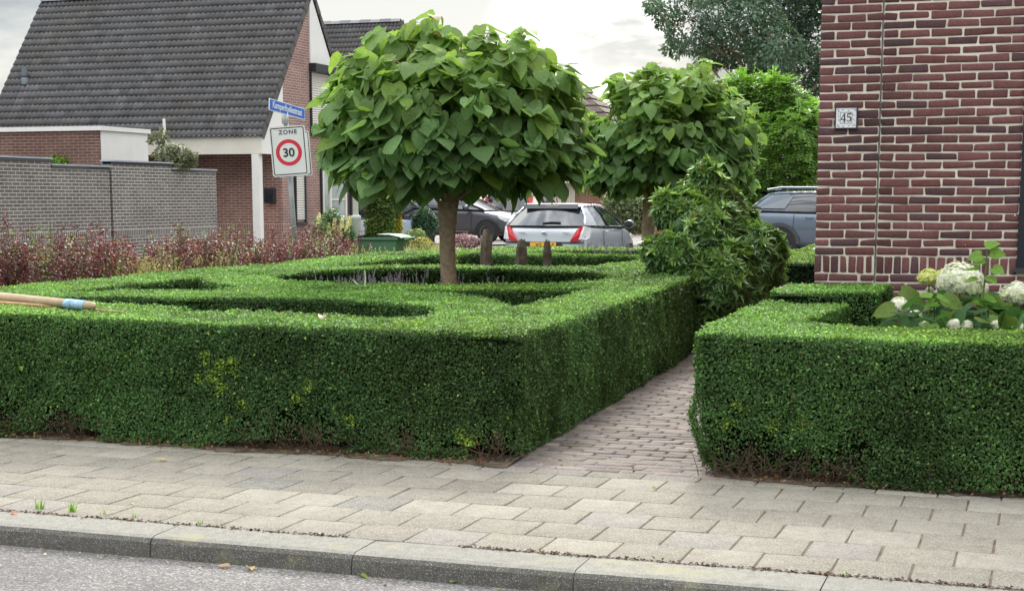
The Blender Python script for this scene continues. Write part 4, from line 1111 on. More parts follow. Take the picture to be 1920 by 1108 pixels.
# white hydrangeas in front of the brick wall
def hydrangea():
    t = thing('hydrangea_bush', 'hydrangea bush with large white flower heads and green leaves under the brick wall', 'flower bush', (-.2, 10.2, 0))
    P, Nn, T, L, C = [], [], [], [], []; m = MB()
    heads = [((1800, 528), 10.2, .128, 0), ((1742, 522), 10.5, .066, 1), ((1770, 520), 10.45, .055, 1), ((1685, 573), 9.9, .055, 0), ((1716, 592), 9.8, .036, 0), ((1908, 553), 10.0, .085, 0), ((1730, 612), 9.4, .032, 0), ((1790, 609), 9.4, .035, 0), ((1812, 611), 9.42, .032, 0), ((1871, 610), 9.4, .032, 0),
             ((1905, 613), 9.35, .036, 0), ((1885, 555), 10.6, .028, 0), ((1853, 568), 10.3, .020, 0), ((1743, 545), 10.6, .020, 0), ((1868, 563), 10.5, .02, 0), ((1960, 560), 10.1, .09, 0), ((2040, 540), 10.3, .11, 0), ((2010, 600), 9.6, .05, 0), ((1838, 540), 10.3, .045, 0)]
    PP, PN, PT, PL, PC = [], [], [], [], []
    for (uv, Y, r, yel) in heads:
        c = gy(*uv, Y); m.tube([(c[0]+rng.normal(0, .05), Y+.05, 0), (c[0]+.01, Y+.02, c[2]*.6), tuple(c)], [.006, .005, .004], 6, False)
        n = int(900*(r/.1)**1.7)+60
        for _ in range(n):
            u = rng.normal(0, 1, 3); u /= np.linalg.norm(u)
            if u[2] < -.55: continue
            p = c+u*r*np.array((1.06, 1., .84))*(1+rng.normal(0, .06))*(1+.35*(vnoise((u*1.9+c)[None], 1.3)[0]-.5))
            a = np.cross(u, (.3, .1, 1)); a /= np.linalg.norm(a); b = np.cross(u, a); th = rng.random()*PI
            cc = np.array((.86, .86, .72)) if not yel else np.array((.72, .74, .28))
            if rng.random() < .2: cc = cc*np.array((.9, .98, .72))
            fl = math.exp(rng.normal(0, .06))
            for k in range(4):
                an = th+k*PI/2; d = a*math.cos(an)+b*math.sin(an)
                PP.append(p); PT.append(d+u*.25); PN.append(u+rng.normal(0, .15, 3)); PL.append(.0155+.004*rng.random()); PC.append(cc*fl)
    m.build('stems', M['stem'], t)
    PP, PN, PT, PL, PC = np.array(PP), nrm(np.array(PN)), nrm(np.array(PT)), np.array(PL), np.array(PC)
    leaves('flower_heads', PP, PN, PT, PL, PL*.95, PC, M['petal'], t, TPL_DIAMOND, np.full(len(PP), .1), np.full(len(PP), .2))
    for _ in range(820):
        X = rng.uniform(-1.0, 1.6); Y = rng.uniform(9.05, 11.2); z = rng.uniform(.42, .84)-.05*abs(Y-10.2)+.14*vnoise(np.array([[X, Y, 0]]), 2.)[0]
        if X < -.75: z *= .9
        a = rng.uniform(0, 2*PI); o = np.array((math.cos(a), math.sin(a), 0)); el = rng.uniform(-.9, .3)
        P.append((X, Y, z)); T.append(o*math.cos(el)+np.array((0, 0, math.sin(el)))); Nn.append(np.array((0, 0, 1))*math.cos(el)-o*math.sin(el)+rng.normal(0, .25, 3)); L.append(rng.uniform(.10, .17))
        C.append((np.array((.044, .105, .032)) if rng.random() < .85 else np.array((.13, .20, .05)))*math.exp(rng.normal(0, .25)))
    # tall light shoot
    for (pts, lv) in ((((1852, 600), (1843, 560), (1847, 520), (1850, 480), (1851, 468)), ((1846, 492, -1), (1858, 474, 1), (1840, 478, -1), (1862, 503, 1), (1848, 462, 1), (1834, 505, -1), (1852, 520, 1), (1842, 560, 1), (1832, 522, -1))),
                      (((1752, 612), (1752, 580), (1753, 562)), ((1758, 556, 1), (1746, 556, -1), (1753, 566, -1)))):
        Y = 9.75; w3 = [gy(u, v, Y) for u, v in pts]; m2 = MB(); m2.tube([tuple(p) for p in w3], .0045, 6, False); m2.build('young_shoot', M['stem'], t)
        for (u, v, s) in lv:
            p = gy(u, v, Y); P.append(p); a = rng.normal(0, .5); T.append(np.array((s*math.cos(a), math.sin(a), -.25))); Nn.append(np.array((0, -.45, .8))+rng.normal(0, .25, 3)); L.append(.085); C.append(np.array((.16, .29, .05)))
    for (u, v, Y, s) in ((1676, 578, 9.7, -1), (1700, 552, 10.6, 1), (1770, 560, 9.9, 1), (1690, 545, 10.9, 1)):
        p = gy(u, v, Y); P.append(p); T.append(np.array((s*.9, -.2, -.3))); Nn.append(np.array((.1, -.8, .6))); L.append(.13); C.append(np.array((.13, .20, .04)))
    P, Nn, T, L, C = np.array(P), nrm(np.array(Nn)), nrm(np.array(T)), np.array(L), np.array(C)
    leaves('leaves', P, Nn, T, L, L*.80, C, M['bigleaf'], t, TPL_HEART, np.full(len(P), .22), np.full(len(P), .4))
hydrangea()

# cream panicle hydrangea at the foot of the gabled house
def panicle():
    D = 27; b = gd(620, 470, D)
    t = thing('panicle_hydrangea', 'shrub with cream yellow flower panicles in front of the house window', 'flower bush', (b[0], b[1], -.1))
    s = D/2931; m = MB(); P, Nn, T, L, C = [], [], [], [], []; PP, PN, PT, PL, PC = [], [], [], [], []
    for (u, v, r) in ((622, 405, 16), (608, 425, 22), (635, 425, 22), (620, 450, 30), (650, 440, 16), (595, 445, 14), (640, 465, 24), (600, 470, 20)):
        c = gd(u, v, D+rng.uniform(-.3, .3)); m.tube([(b[0], b[1], -.1), tuple((c+np.array((b[0], b[1], .2)))/2), tuple(c)], [.012, .009, .005], 5, False)
        for _ in range(int(r*16)):
            q = rng.normal(0, 1, 3); q /= np.linalg.norm(q); p = c+q*r*s*rng.uniform(.7, 1.05); a = q+rng.normal(0, .6, 3)
            P.append(p); T.append(a); Nn.append(q+np.array((0, 0, .8))+rng.normal(0, .4, 3)); L.append(rng.uniform(.05, .085)); C.append(np.array((.070, .14, .040))*math.exp(rng.normal(0, .3)))
    for (u, v) in ((597, 412), (608, 420), (600, 430), (615, 432), (626, 424), (640, 420), (636, 434), (654, 416), (650, 428), (612, 444), (632, 446)):
        c = gd(u, v, D-.25-rng.random()*.2); h = .17+.05*rng.random()
        for _ in range(85):
            k = rng.random(); rr = .050*(1-k*.75); an = rng.uniform(0, 2*PI); o = np.array((math.cos(an), math.sin(an), 0))
            PP.append(c+o*rr+np.array((.02*k, 0, (k-.4)*h))); PT.append(o*.3+rng.normal(0, .7, 3)); PN.append(o+np.array((0, 0, .4))+rng.normal(0, .3, 3)); PL.append(.028); PC.append(np.array((.74, .70, .36))*math.exp(rng.normal(0, .10)))
    m.build('stems', M['stem'], t)
    A = lambda z: np.array(z)
    leaves('foliage', A(P), nrm(A(Nn)), nrm(A(T)), A(L), A(L)*.55, A(C), M['leaf'], t, TPL_FOLD, np.full(len(P), .2), np.full(len(P), .3))
    leaves('flower_panicles', A(PP), nrm(A(PN)), nrm(A(PT)), A(PL), A(PL)*.9, A(PC), M['petal'], t, TPL_DIAMOND)
panicle()

def shrub(name, label, u, v, D, ru, rv, n, L, W_, col, group=None, cat='shrub', top=None, colvar=.28, mat=None):
    s = D/2931; c = gd(u, v, D); b = (c[0], c[1], -.12)
    cl = []
    for _ in range(7):
        q = rng.normal(0, 1, 3); q /= np.linalg.norm(q); cl.append((c[0]+q[0]*ru*s*.45, c[1]+q[1]*ru*s*.45, c[2]+q[2]*rv*s*.45, ru*s*.62, ru*s*.62, rv*s*.62))
    return clump_tree(name, label, b, max(c[2], .1), cl, n, L, W_, col, .03, group, 0., TPL_DIAMOND, colvar, True, cat, mat)
shrub('rounded_shrub', 'dark green rounded shrub in front of the grey car beside the catalpa trunk', 797, 420, 33, 24, 28, 5000, .05, .5, (.030, .075, .034))
def column_conifer(name, label, u, D, v0, v1, ru, n, col):
    cl = [pxclump(u+rng.uniform(-2, 2), v, D, ru*(.55+.5*min(1, (v-v0)/60)), 16) for v in np.arange(v0, v1, 9)]
    b = gd(u, 440, D); clump_tree(name, label, (b[0], b[1], -.12), 1.5, cl, n, .075, .45, col, .05, None, -.4, TPL_DIAMOND, .3, False)
column_conifer('thuja_bush', 'tall green conifer standing beside the gabled house', 714, 38, 290, 462, 25, 15000, (.085, .14, .026))
column_conifer('golden_conifer', 'narrow golden yellow conifer between the green conifer and the grey car', 743, 38.5, 320, 462, 8, 4200, (.24, .22, .03))
shrub('yellow_shrub', 'small yellow and orange leaved shrub right of the green wheelie bin', 795, 458, 26, 22, 15, 2600, .035, .6, (.20, .19, .035))
shrub('green_shrub', 'low loose green shrub behind the green wheelie bin', 778, 447, 27, 30, 17, 3000, .04, .5, (.13, .19, .05))
shrub('pink_sedum', 'patch of pale pink flowers in front of the grey car front wheel', 872, 452, 26, 34, 13, 5200, .026, .9, (.42, .27, .28), None, 'flower bush', mat=M['petal'])
_b = gd(318, 330, 32.5)
clump_tree('small_garden_tree', 'small reddish green tree behind the grey garden wall near the white pole', (_b[0], _b[1], -.1), 2.3, [pxclump(*a) for a in ((302, 254, 32.5, 13, 12), (292, 262, 32.6, 12, 8), (312, 290, 32.5, 24, 18), (335, 285, 32.6, 20, 14), (352, 298, 32.5, 16, 14), (322, 308, 32.5, 30, 14), (360, 292, 32.5, 10, 6))], 1500, .085, .5, (.13, .145, .085), .03, droop=.1)
shrub('garden_bush', 'bright green bush peeping over the step in the grey garden wall', 108, 305, 33, 34, 20, 2600, .05, .6, (.14, .23, .035))
shrub('bush', 'olive green bush across the street right of the silver hatchback', 1190, 390, 46, 60, 46, 6800, .10, .5, (.12, .15, .07))
shrub('bush', 'dark green bush behind the rhododendron beside the blue grey car', 1405, 385, 49, 40, 46, 6200, .09, .5, (.075, .11, .042))
# ================================================================== GABLED HOUSE, GARDEN WALL, SIGNS ON THE LEFT
def tiled_roof(name, parent, x0, x1, y0, z0, y1, z1, mat, wave=.132, row=.215, seed=1):
    """pantiles: rows overlap like shingles, each with a rolled profile; runs up from the eave (y0,z0) to the ridge (y1,z1)"""
    g = np.random.default_rng(seed)
    Ls = math.hypot(y1-y0, z1-z0); dy, dz = (y1-y0)/Ls, (z1-z0)/Ls; ny, nz_ = -dz, dy
    if dy < 0: ny, nz_ = dz, -dy
    nr = int(round(Ls/row)); row = Ls/nr; nw = int(round((x1-x0)/wave)); wave = (x1-x0)/nw; k = 6
    xs = np.linspace(x0, x1, nw*k+1); ph = (np.arange(nw*k+1) % k)/k
    prof = .024*np.sin(2*PI*ph)+.010*np.sin(4*PI*ph+.6)
    V, Fc, C = [], [], []; m = len(xs)
    for r in range(nr):
        off = (.5*wave if False else 0)
        s0, s1 = r*row, (r+1)*row
        tj = np.repeat(g.normal(0, .005, nw//2+2), 2*k)[:m]; cj = np.repeat(np.exp(g.normal(0, .13, nw//2+2)), 2*k)[:m]
        b = len(V)
        for (s, h) in ((s0, .004), (s0, .036), (s1, .010)):
            hh = prof+h+tj*(h > .01)
            if h == .004: hh = prof+.002
            V += list(np.c_[xs+off, y0+dy*s+ny*hh, z0+dz*s+nz_*hh])
        for q in range(2):
            for i in range(m-1):
                Fc.append((b+q*m+i, b+q*m+i+1, b+(q+1)*m+i+1, b+(q+1)*m+i)); C.append(np.array((.090, .088, .090))*cj[i]*(.7 if q == 0 else 1))
    return mesh_np(name, np.array(V), np.array(Fc), mat, parent, np.array(C), smooth=False)
M['rooftile'] = attr_mat('roof_tile', .62, 5, .30, .25, .45, 30, stain=(.9, .46, .75, (.085, .074, .058), .75), speck=(20, .982, (.28, .28, .27)))
M['wallred'] = brick_mat('red_house_brick_x', (.30, .155, .12), (.24, .12, .10), (.50, .44, .37), 'x', (.74, .865))
M['wallredy'] = brick_mat('red_house_brick_y', (.30, .17, .14), (.24, .135, .115), (.48, .43, .38), 'y', (.74, .865))
def gable_house(name, label, dx, dy, full=True, dz=0.):
    XR, XL = -17.02, -24.45
    h = thing(name, label, 'house', (-20.7+dx, 35+dy, 0))
    def T(m, nm, mat, par=h, **k):
        m.v = [(x+dx, y+dy, z+dz if z > -.15 else -.3) for x, y, z in m.v]; return m.build(nm, mat, par, **k)
    T(MB().quad((XL, 33.04, -.2), (XR, 33.04, -.2), (XR, 33.04, 4.2), (XL, 33.04, 4.2)), 'front_wall', M['wallred'])
    gab = [(33.04, -.2), (37.2, -.2), (37.2, 2.75), (34.67, 6.36), (33.04, 4.18)]
    T(MB().quad(*[(XR, y, z) for y, z in gab]), 'gable_wall', M['wallredy'])
    T(MB().quad(*[(XL, y, z) for y, z in gab]), 'far_gable_wall', M['wallredy'])
    T(MB().quad((XL, 37.2, -.2), (XR, 37.2, -.2), (XR, 37.2, 2.8), (XL, 37.2, 2.8)), 'rear_wall', M['wallred'])
    rf = tiled_roof('roof', h, XL-.15+dx, XR+.06+dx, 31.97+dy, 2.86+dz, 34.67+dy, 6.45+dz, M['rooftile'], seed=3)
    r2 = tiled_roof('rear_roof', h, XL-.15+dx, XR+.06+dx, 37.35+dy, 2.70+dz, 34.70+dy, 6.46+dz, M['rooftile'], seed=4)
    rd = MB()
    for k in range(21):
        a = XL-.15+k*.36; rd.prism([(34.56, 6.44), (34.67, 6.54+.012*(k % 2)), (34.80, 6.44), (34.67, 6.50)], 0, a, a+.38)
    T(rd, 'ridge_tiles', M['navy'])
    vg = MB()       # verge tile flanks
    L = math.hypot(2.70, 3.59)
    for k in range(13):
        f0, f1 = k/13, (k+1)/13+.006
        y0, z0, y1, z1 = 31.97+2.70*f0, 2.86+3.59*f0, 31.97+2.70*f1, 2.86+3.59*f1
        vg.add([(XR+.065, y0-.03, z0+.055), (XR+.065, y1-.02, z1+.035), (XR+.065, y1+.10, z1-.075), (XR+.065, y0+.10, z0-.075)], [(0, 1, 2, 3)])
        y0, z0, y1, z1 = 37.35-2.65*f0, 2.70+3.76*f0, 37.35-2.65*f1, 2.70+3.76*f1
        vg.add([(XR+.068, y0+.03, z0+.055), (XR+.068, y1+.02, z1+.035), (XR+.068, y1-.06, z1-.06), (XR+.068, y0-.06, z0-.06)], [(0, 1, 2, 3)])
    T(vg, 'verge_tiles', pm('verge_tile', (.085, .075, .075), .7, .2, 4))
    T(MB().box(XL, XR-.0, 32.03, 32.10, 2.47, 2.90), 'fascia', M['cream'])
    T(MB().box(XL, XR, 31.96, 32.028, 2.865, 2.90), 'gutter', M['galv'])
    T(MB().box(XL, XR-.02, 32.12, 33.02, 2.50, 2.54), 'porch_ceiling', M['dark'])
    T(MB().prism([(32.03, 2.472), (33.10, 2.472), (33.10, 4.26), (32.03, 2.85)], 0, XR, XR+.035), 'verge_board', M['white'])
    T(MB().box(-17.27, -17.08, 32.03, 32.20, -.1, 2.468), 'porch_column', M['white'], bevel=.008)
    T(MB().prism([(34.58, 4.70), (35.80, 4.70), (34.66, 6.32), (34.58, 6.22)], 0, XR+.003, XR+.04), 'gable_board', M['white'])
    T(MB().box(XR+.003, XR+.20, 34.55, 36.02, 4.50, 4.695), 'shutter_box', M['dark'], bevel=.02)
    def shutter(y0, y1, z0, z1):
        f = MB()
        f.box(XR+.002, XR+.05, y0-.05, y0, z0-.05, z1); f.box(XR+.002, XR+.05, y1, y1+.06, z0-.05, z1); f.box(XR+.002, XR+.07, y0-.05, y1+.06, z0-.12, z0-.052)
        w = T(f, 'window', M['dark'])
        s = MB(); n = int((z1-z0)/.055)
        for k in range(n):
            a = z0+(z1-z0)*k/n; b = a+(z1-z0)/n*.93
            s.add([(XR+.012, y0, a), (XR+.012, y1, a), (XR+.028, y1, (a+b)/2), (XR+.028, y0, (a+b)/2), (XR+.012, y1, b), (XR+.012, y0, b)], [(0, 1, 2, 3), (3, 2, 4, 5)])
        s.add([(XR+.008, y0, z0), (XR+.008, y1, z0), (XR+.008, y1, z1), (XR+.008, y0, z1)], [(0, 1, 2, 3)])
        T(s, 'roller_shutter', M['shutter'], w)
    shutter(34.62, 35.62, 3.1, 4.49); shutter(33.70, 34.16, .95, 2.35)
    f = MB(); y0, y1, z0, z1 = 35.12, 36.55, .85, 2.42
    f.box(XR+.002, XR+.05, y0-.06, y0, z0, z1); f.box(XR+.002, XR+.05, y1, y1+.06, z0, z1); f.box(XR+.002, XR+.16, y0-.06, y1+.06, z1+.002, z1+.18)
    w = T(f, 'window', M['dark'])
    c = MB(); c.box(XR+.004, XR+.045, y0+.01, y0+.10, z0, z1); c.box(XR+.004, XR+.045, y1-.10, y1-.01, z0, z1); c.box(XR+.004, XR+.045, y0+.42, y0+.52, z0, z1); c.box(XR+.004, XR+.03, y0+.52, y1-.1, 1.42, 1.46)
    T(c, 'casement', M['cream'], w)
    T(MB().quad((XR+.01, y0, z0), (XR+.01, y1, z0), (XR+.01, y1, z1), (XR+.01, y0, z1)), 'pane', pm('curtained_pane', (.34, .40, .41), .12, .25, 1.5, spec=.8), w)
    T(MB().tube([(XR+.05, 36.75, 0), (XR+.05, 36.75, 2.7)], .04, 8), 'drainpipe', M['dark'])
    if full:
        c = gy(509, 367, 33.04)
        mb = MB(); mb.box(c[0]-.13, c[0]+.13, 32.90, 33.03, c[2]-.17, c[2]+.17); bx = mb.build('mailbox', M['dark'], h, bevel=.015)
        MB().box(c[0]-.105, c[0]+.105, 32.892, 32.899, c[2]-.12, c[2]+.07).build('mailbox_flap', M['navy'], bx)
        # roof vent pipe on the slope
        p = gy(49, 165, 33.05); v = MB(); v.lathe([(.075, -.02), (.075, .30), (.085, .31), (.085, .36), (.07, .37), (.07, .52), (.02, .54)], (p[0], p[1]-.03, p[2]-.06), 14)
        pv = v.build('vent_pipe', pm('vent_grey', (.045, .055, .075), .5, .2, 9), h, smooth=True)
        MB().lathe([(.088, .14), (.09, .15), (.09, .29), (.088, .30)], (p[0], p[1]-.03, p[2]-.06), 14).build('vent_collar', pm('vent_collar', (.20, .23, .25), .5, .2, 9), pv, smooth=True)
        MB().quad((p[0]-.2, p[1]-.15, p[2]-.12), (p[0]+.2, p[1]-.15, p[2]-.12), (p[0]+.14, p[1]+.06, p[2]+.12), (p[0]-.14, p[1]+.06, p[2]+.12)).build('vent_flashing', M['coping'], pv)
    return h
gable_house('gabled_house', 'red brick house with steep dark tiled roof and white porch column behind the zone sign', 0, 0)
gable_house('terraced_house', 'dark tiled house further back, between the white gable board and larger catalpa', -3.2, 13.2, False, .72)

# flat-roofed garage with the white side panel
def garage():
    p0, p1 = gx(188, 270, -18.6), gx(275, 270, -18.6); Y0, Y1 = p0[1], p1[1]
    zt = gx(188, 245, -18.6)[2]
    g = thing('garage', 'flat roofed brown brick garage with a white side panel behind the grey garden wall', 'garage', (-22, Y0+1, 0))
    MB().quad((-27, Y0, -.2), (-18.605, Y0, -.2), (-18.605, Y0, zt), (-27, Y0, zt)).build('front_wall', brick_mat('garage_brick', (.17, .085, .066), (.13, .07, .058), (.30, .25, .20), 'x'), g)
    MB().quad((-18.61, Y0, -.2), (-18.61, Y1, -.2), (-18.61, Y1, zt), (-18.61, Y0, zt)).build('side_wall', brick_mat('garage_brick_y', (.17, .085, .066), (.13, .07, .058), (.30, .25, .20), 'y'), g)
    MB().box(-18.606, -18.57, Y0+.02, Y1, 2.02, zt-.004).build('side_panel', M['white'], g)
    MB().box(-27.1, -18.52, Y0-.06, Y1+.05, zt, zt+.09).build('roof_edge', M['white'], g)
    MB().quad((-27, Y0+.02, zt+.095), (-18.55, Y0+.02, zt+.095), (-18.55, Y1, zt+.095), (-27, Y1, zt+.095)).build('roof', pm('roof_felt', (.12, .12, .12), .9, .2, 3), g)
garage()
def white_pipe():
    p = gd(309, 300, 33.); m = MB(); m.tube([(p[0], p[1], -.1), (p[0]+.02, p[1], 2.2), (p[0]+.01, p[1], gd(309, 223, 33.)[2])], [.035, .032, .03], 8)
    tag(m.build('white_post', M['white']), 'thin upright white pole rising from the bush above the grey garden wall', 'pole')
white_pipe()

def garden_wall():
    w = thing('garden_wall', 'stepped grey brick garden wall with pale zinc coping in front of the gabled house', 'wall', (-17.1, 26, 0))
    mat = brick_mat('grey_garden_brick', (.165, .148, .134), (.115, .104, .098), (.50, .48, .44), 'y', (.735, .865), .22, .0625, .013, .22)
    y = [gx(u, 310, -17.0)[1] for u in (-260, 96, 209, 322, 404.5)]
    for i, (a, b, zt, pr) in enumerate(((y[0], y[1], 2.165, 0), (y[1]+.002, y[2]-.09, 2.055, 0), (y[2], y[3], 2.165, .0), (y[3]+.002, y[4], 2.055, 0))):
        MB().box(-17.22, -17.0+pr, a, b, -.2, zt).build('wall_section', mat, w)
        c = MB(); c.box(-17.25, -16.97+pr, a-.012, b+.02, zt+.002, zt+.03); c.build('coping', M['coping'], w)
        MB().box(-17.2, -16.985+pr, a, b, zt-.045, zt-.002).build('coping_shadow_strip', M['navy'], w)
    MB().box(-17.25, -17.08, y[2]-.09, y[2]-.002, -.2, 2.06).build('expansion_gap', M['navy'], w)
garden_wall()

# ------------------------------------------------------------------ zone sign and street name plate
def zone_sign():
    D = 24.; base = gd(555, 478, D); t = thing('zone_sign', 'white ZONE 30 speed sign on a leaning grey pole with a blue street name plate', 'sign', (base[0], base[1], -.1))
    top = gd(534, 205, D); foot = gd(553, 455, D); dirv = (top-foot)/np.linalg.norm(top-foot)
    low = foot+dirv*((-.1-foot[2])/dirv[2])
    m = MB(); m.tube([tuple(low), tuple(top)], .040, 12); m.build('pole', M['galv'], t, smooth=True)
    cl = gd(534, 228, D); MB().tube([tuple(gd(535.5, 232, D-.05)), tuple(gd(533.5, 212, D-.05))], .055, 12).build('pole_sleeve', pm('sleeve_grey', (.48, .50, .49), .4, .1, 9), t, smooth=True)
    # plate: right/up axes facing the street with a slight lean
    roll = math.radians(4.2); cx = gd(541.5, 283.5, D-.16)
    rt = Vector((_c, _s, 0)); up0 = Vector((0, 0, 1)); rt2 = (rt*math.cos(roll)+up0*math.sin(roll)); up2 = (up0*math.cos(roll)-rt*math.sin(roll)); nn = rt2.cross(up2)
    def frame(c, r, u, n): return Matrix(((r.x, u.x, n.x, c[0]), (r.y, u.y, n.y, c[1]), (r.z, u.z, n.z, c[2]), (0, 0, 0, 1)))
    A = frame(cx, rt2, up2, nn)
    w, hh = .272, .372
    def rounded(w, h, r, z, k=5):
        o = []
        for (sx, sy, a0) in ((1, 1, 0), (-1, 1, 90), (-1, -1, 180), (1, -1, 270)):
            for i in range(k+1):
                a = math.radians(a0+90*i/k); o.append((sx*(w-r)+r*math.cos(a), sy*(h-r)+r*math.sin(a), z))
        return o
    def plate(w, h, r, z0, z1):
        a, b = rounded(w, h, r, z0), rounded(w, h, r, z1); n = len(a)
        return MB().add(a+b, [tuple(range(n))[::-1], tuple(range(n, 2*n))]+[(i, (i+1) % n, n+(i+1) % n, n+i) for i in range(n)])
    def ring(w, h, r, wi, hi, ri, z):
        a, b = rounded(w, h, r, z), rounded(wi, hi, ri, z); n = len(a)
        return MB().add(a+b, [(i, (i+1) % n, n+(i+1) % n, n+i) for i in range(n)])
    pl = plate(w, hh, .03, -.012, 0).build('sign_plate', M['signwhite'], t, xf=A)
    ring(w-.018, hh-.018, .024, w-.032, hh-.032, .016, .0015).build('border', M['signblack'], pl, xf=A)
    ro, ri = .198, .142; n = 48
    vs = [(r*math.cos(2*PI*i/n), -.022+r*math.sin(2*PI*i/n), .002) for r in (ro, ri) for i in range(n)]
    MB().add(vs, [(i, (i+1) % n, n+(i+1) % n, n+i) for i in range(n)]).build('red_ring', M['signred'], pl, xf=A)
    text_mesh('zone_lettering', 'ZONE', .088, M['signblack'], pl, A @ Matrix.Translation((.008, .285, .003)), .001, .0015, 1.02, space=1.22)
    text_mesh('speed_lettering', '30', .178, M['signblack'], pl, A @ Matrix.Translation((.0, -.022, .003)), .001, .004, 1.02)
    # second plate bolted back to back, turned to the side street
    r3 = (rt2*math.cos(.35)-Vector((-_s, _c, 0))*math.sin(-.35)).normalized(); n3 = r3.cross(up2)
    B = frame(gd(551, 289, D+.10), r3, up2, n3)
    b2 = plate(.262, .34, .03, -.012, 0).build('rear_sign_plate', M['signwhite'], t, xf=B)
    ring(.248, .326, .024, .236, .314, .016, .0015).build('rear_border', M['signblack'], b2, xf=B)
    # street name plate runs along the side street
    rl = math.radians(-4.5); Yd = Vector((0, 1, 0)); r4 = (Yd*math.cos(rl)+up0*math.sin(rl)); u4 = (up0*math.cos(rl)-Yd*math.sin(rl)); n4 = r4.cross(u4)
    c4 = gd(538.5, 205.5, D-.06); Cm = frame(c4, r4, u4, n4); hw = .585
    np_ = plate(hw, .088, .012, -.006, .006).build('street_name_plate', M['signwhite'], t, xf=Cm)
    plate(hw-.012, .076, .008, .0062, .0075).build('blue_field', M['signblue'], np_, xf=Cm)
    text_mesh('street_name_lettering', 'Kamperfoeliestraat', .135, M['signwhite'], np_, Cm @ Matrix.Translation((0, -.004, .0085)), .0006, .0024, .93)
zone_sign()

def lamp_post():
    D = 27; p = gd(668, 450, D); t = thing('lamp_post', 'pale grey lamp post with a thicker foot beside the green wheelie bin', 'lamp post', (p[0], p[1], -.1))
    z1 = gd(668, 404, D)[2]
    m = MB(); m.lathe([(.085, -.1), (.085, z1-.06), (.09, z1-.05), (.085, z1-.01), (.045, z1+.01)], (p[0], p[1], 0), 16); m.build('foot', pm('lamp_foot', (.42, .46, .42), .5, .1, 6), t, smooth=True)
    m = MB(); m.lathe([(.045, z1+.01), (.036, 2.62)], (p[0]+.0, p[1], 0), 12); m.build('pole', pm('lamp_pole', (.44, .48, .43), .5, .1, 6), t, smooth=True)
    MB().lathe([(.04, 2.62), (.13, 2.66), (.14, 2.82), (.09, 2.90), (.01, 2.92)], (p[0], p[1], 0), 16).build('lantern', M['cream'], t, smooth=True)
lamp_post()

def wheelie_bin():
    D = 22.3; c = gd(716, 460, D); s = D/2931
    t = thing('wheelie_bin', 'green wheelie bin with its lid closed standing in the tall grass', 'wheelie bin', (c[0], c[1], -.05), math.radians(8))
    def tp(z, wx0, wx1, wy): return [(-wx0, -wy, z), (wx1, -wy, z), (wx1, wy, z), (-wx0, wy, z)]
    m = MB(); secs = [tp(.05, .22, .20, .22), tp(.5, .25, .26, .25), tp(.93, .285, .30, .275)]
    vs = sum(secs, []); fs = [(i*4+j, i*4+(j+1) % 4, (i+1)*4+(j+1) % 4, (i+1)*4+j) for i in range(2) for j in range(4)]+[(0, 3, 2, 1)]
    m.add(vs, fs); m.build('body', M['green'], t, local=True, bevel=.02)
    m = MB(); m.box(-.30, .32, -.295, .295, .932, .975); m.build('rim', M['green'], t, local=True, bevel=.012)
    l = MB(); n = 7; prof = [(-.32, .980), (-.32, 1.0), (-.22, 1.03), (0, 1.05), (.20, 1.045), (.33, 1.02), (.38, .995), (.38, .978)]
    l.add([(x, y, z-(.03 if abs(y) > .2 else 0)*(z > .99)) for x, z in prof for y in (-.305, -.22, .22, .305)], [(i*4+j, i*4+j+1, (i+1)*4+j+1, (i+1)*4+j) for i in range(7) for j in range(3)])
    l.build('lid', pm('bin_lid', (.12, .26, .15), .6, .08, 6), t, local=True, smooth=False)
    MB().tube([(.40, -.24, .94), (.42, -.2, .96), (.42, .2, .96), (.40, .24, .94)], .018, 8).build('handle', M['green'], t, local=True)
    for sy in (-1, 1): MB().lathe([(.02, -.025), (.10, -.025), (.10, .025), (.02, .025)], (.20, sy*.24, .10), 18, 1).build('wheel', M['tyre'], t, local=True)
wheelie_bin()

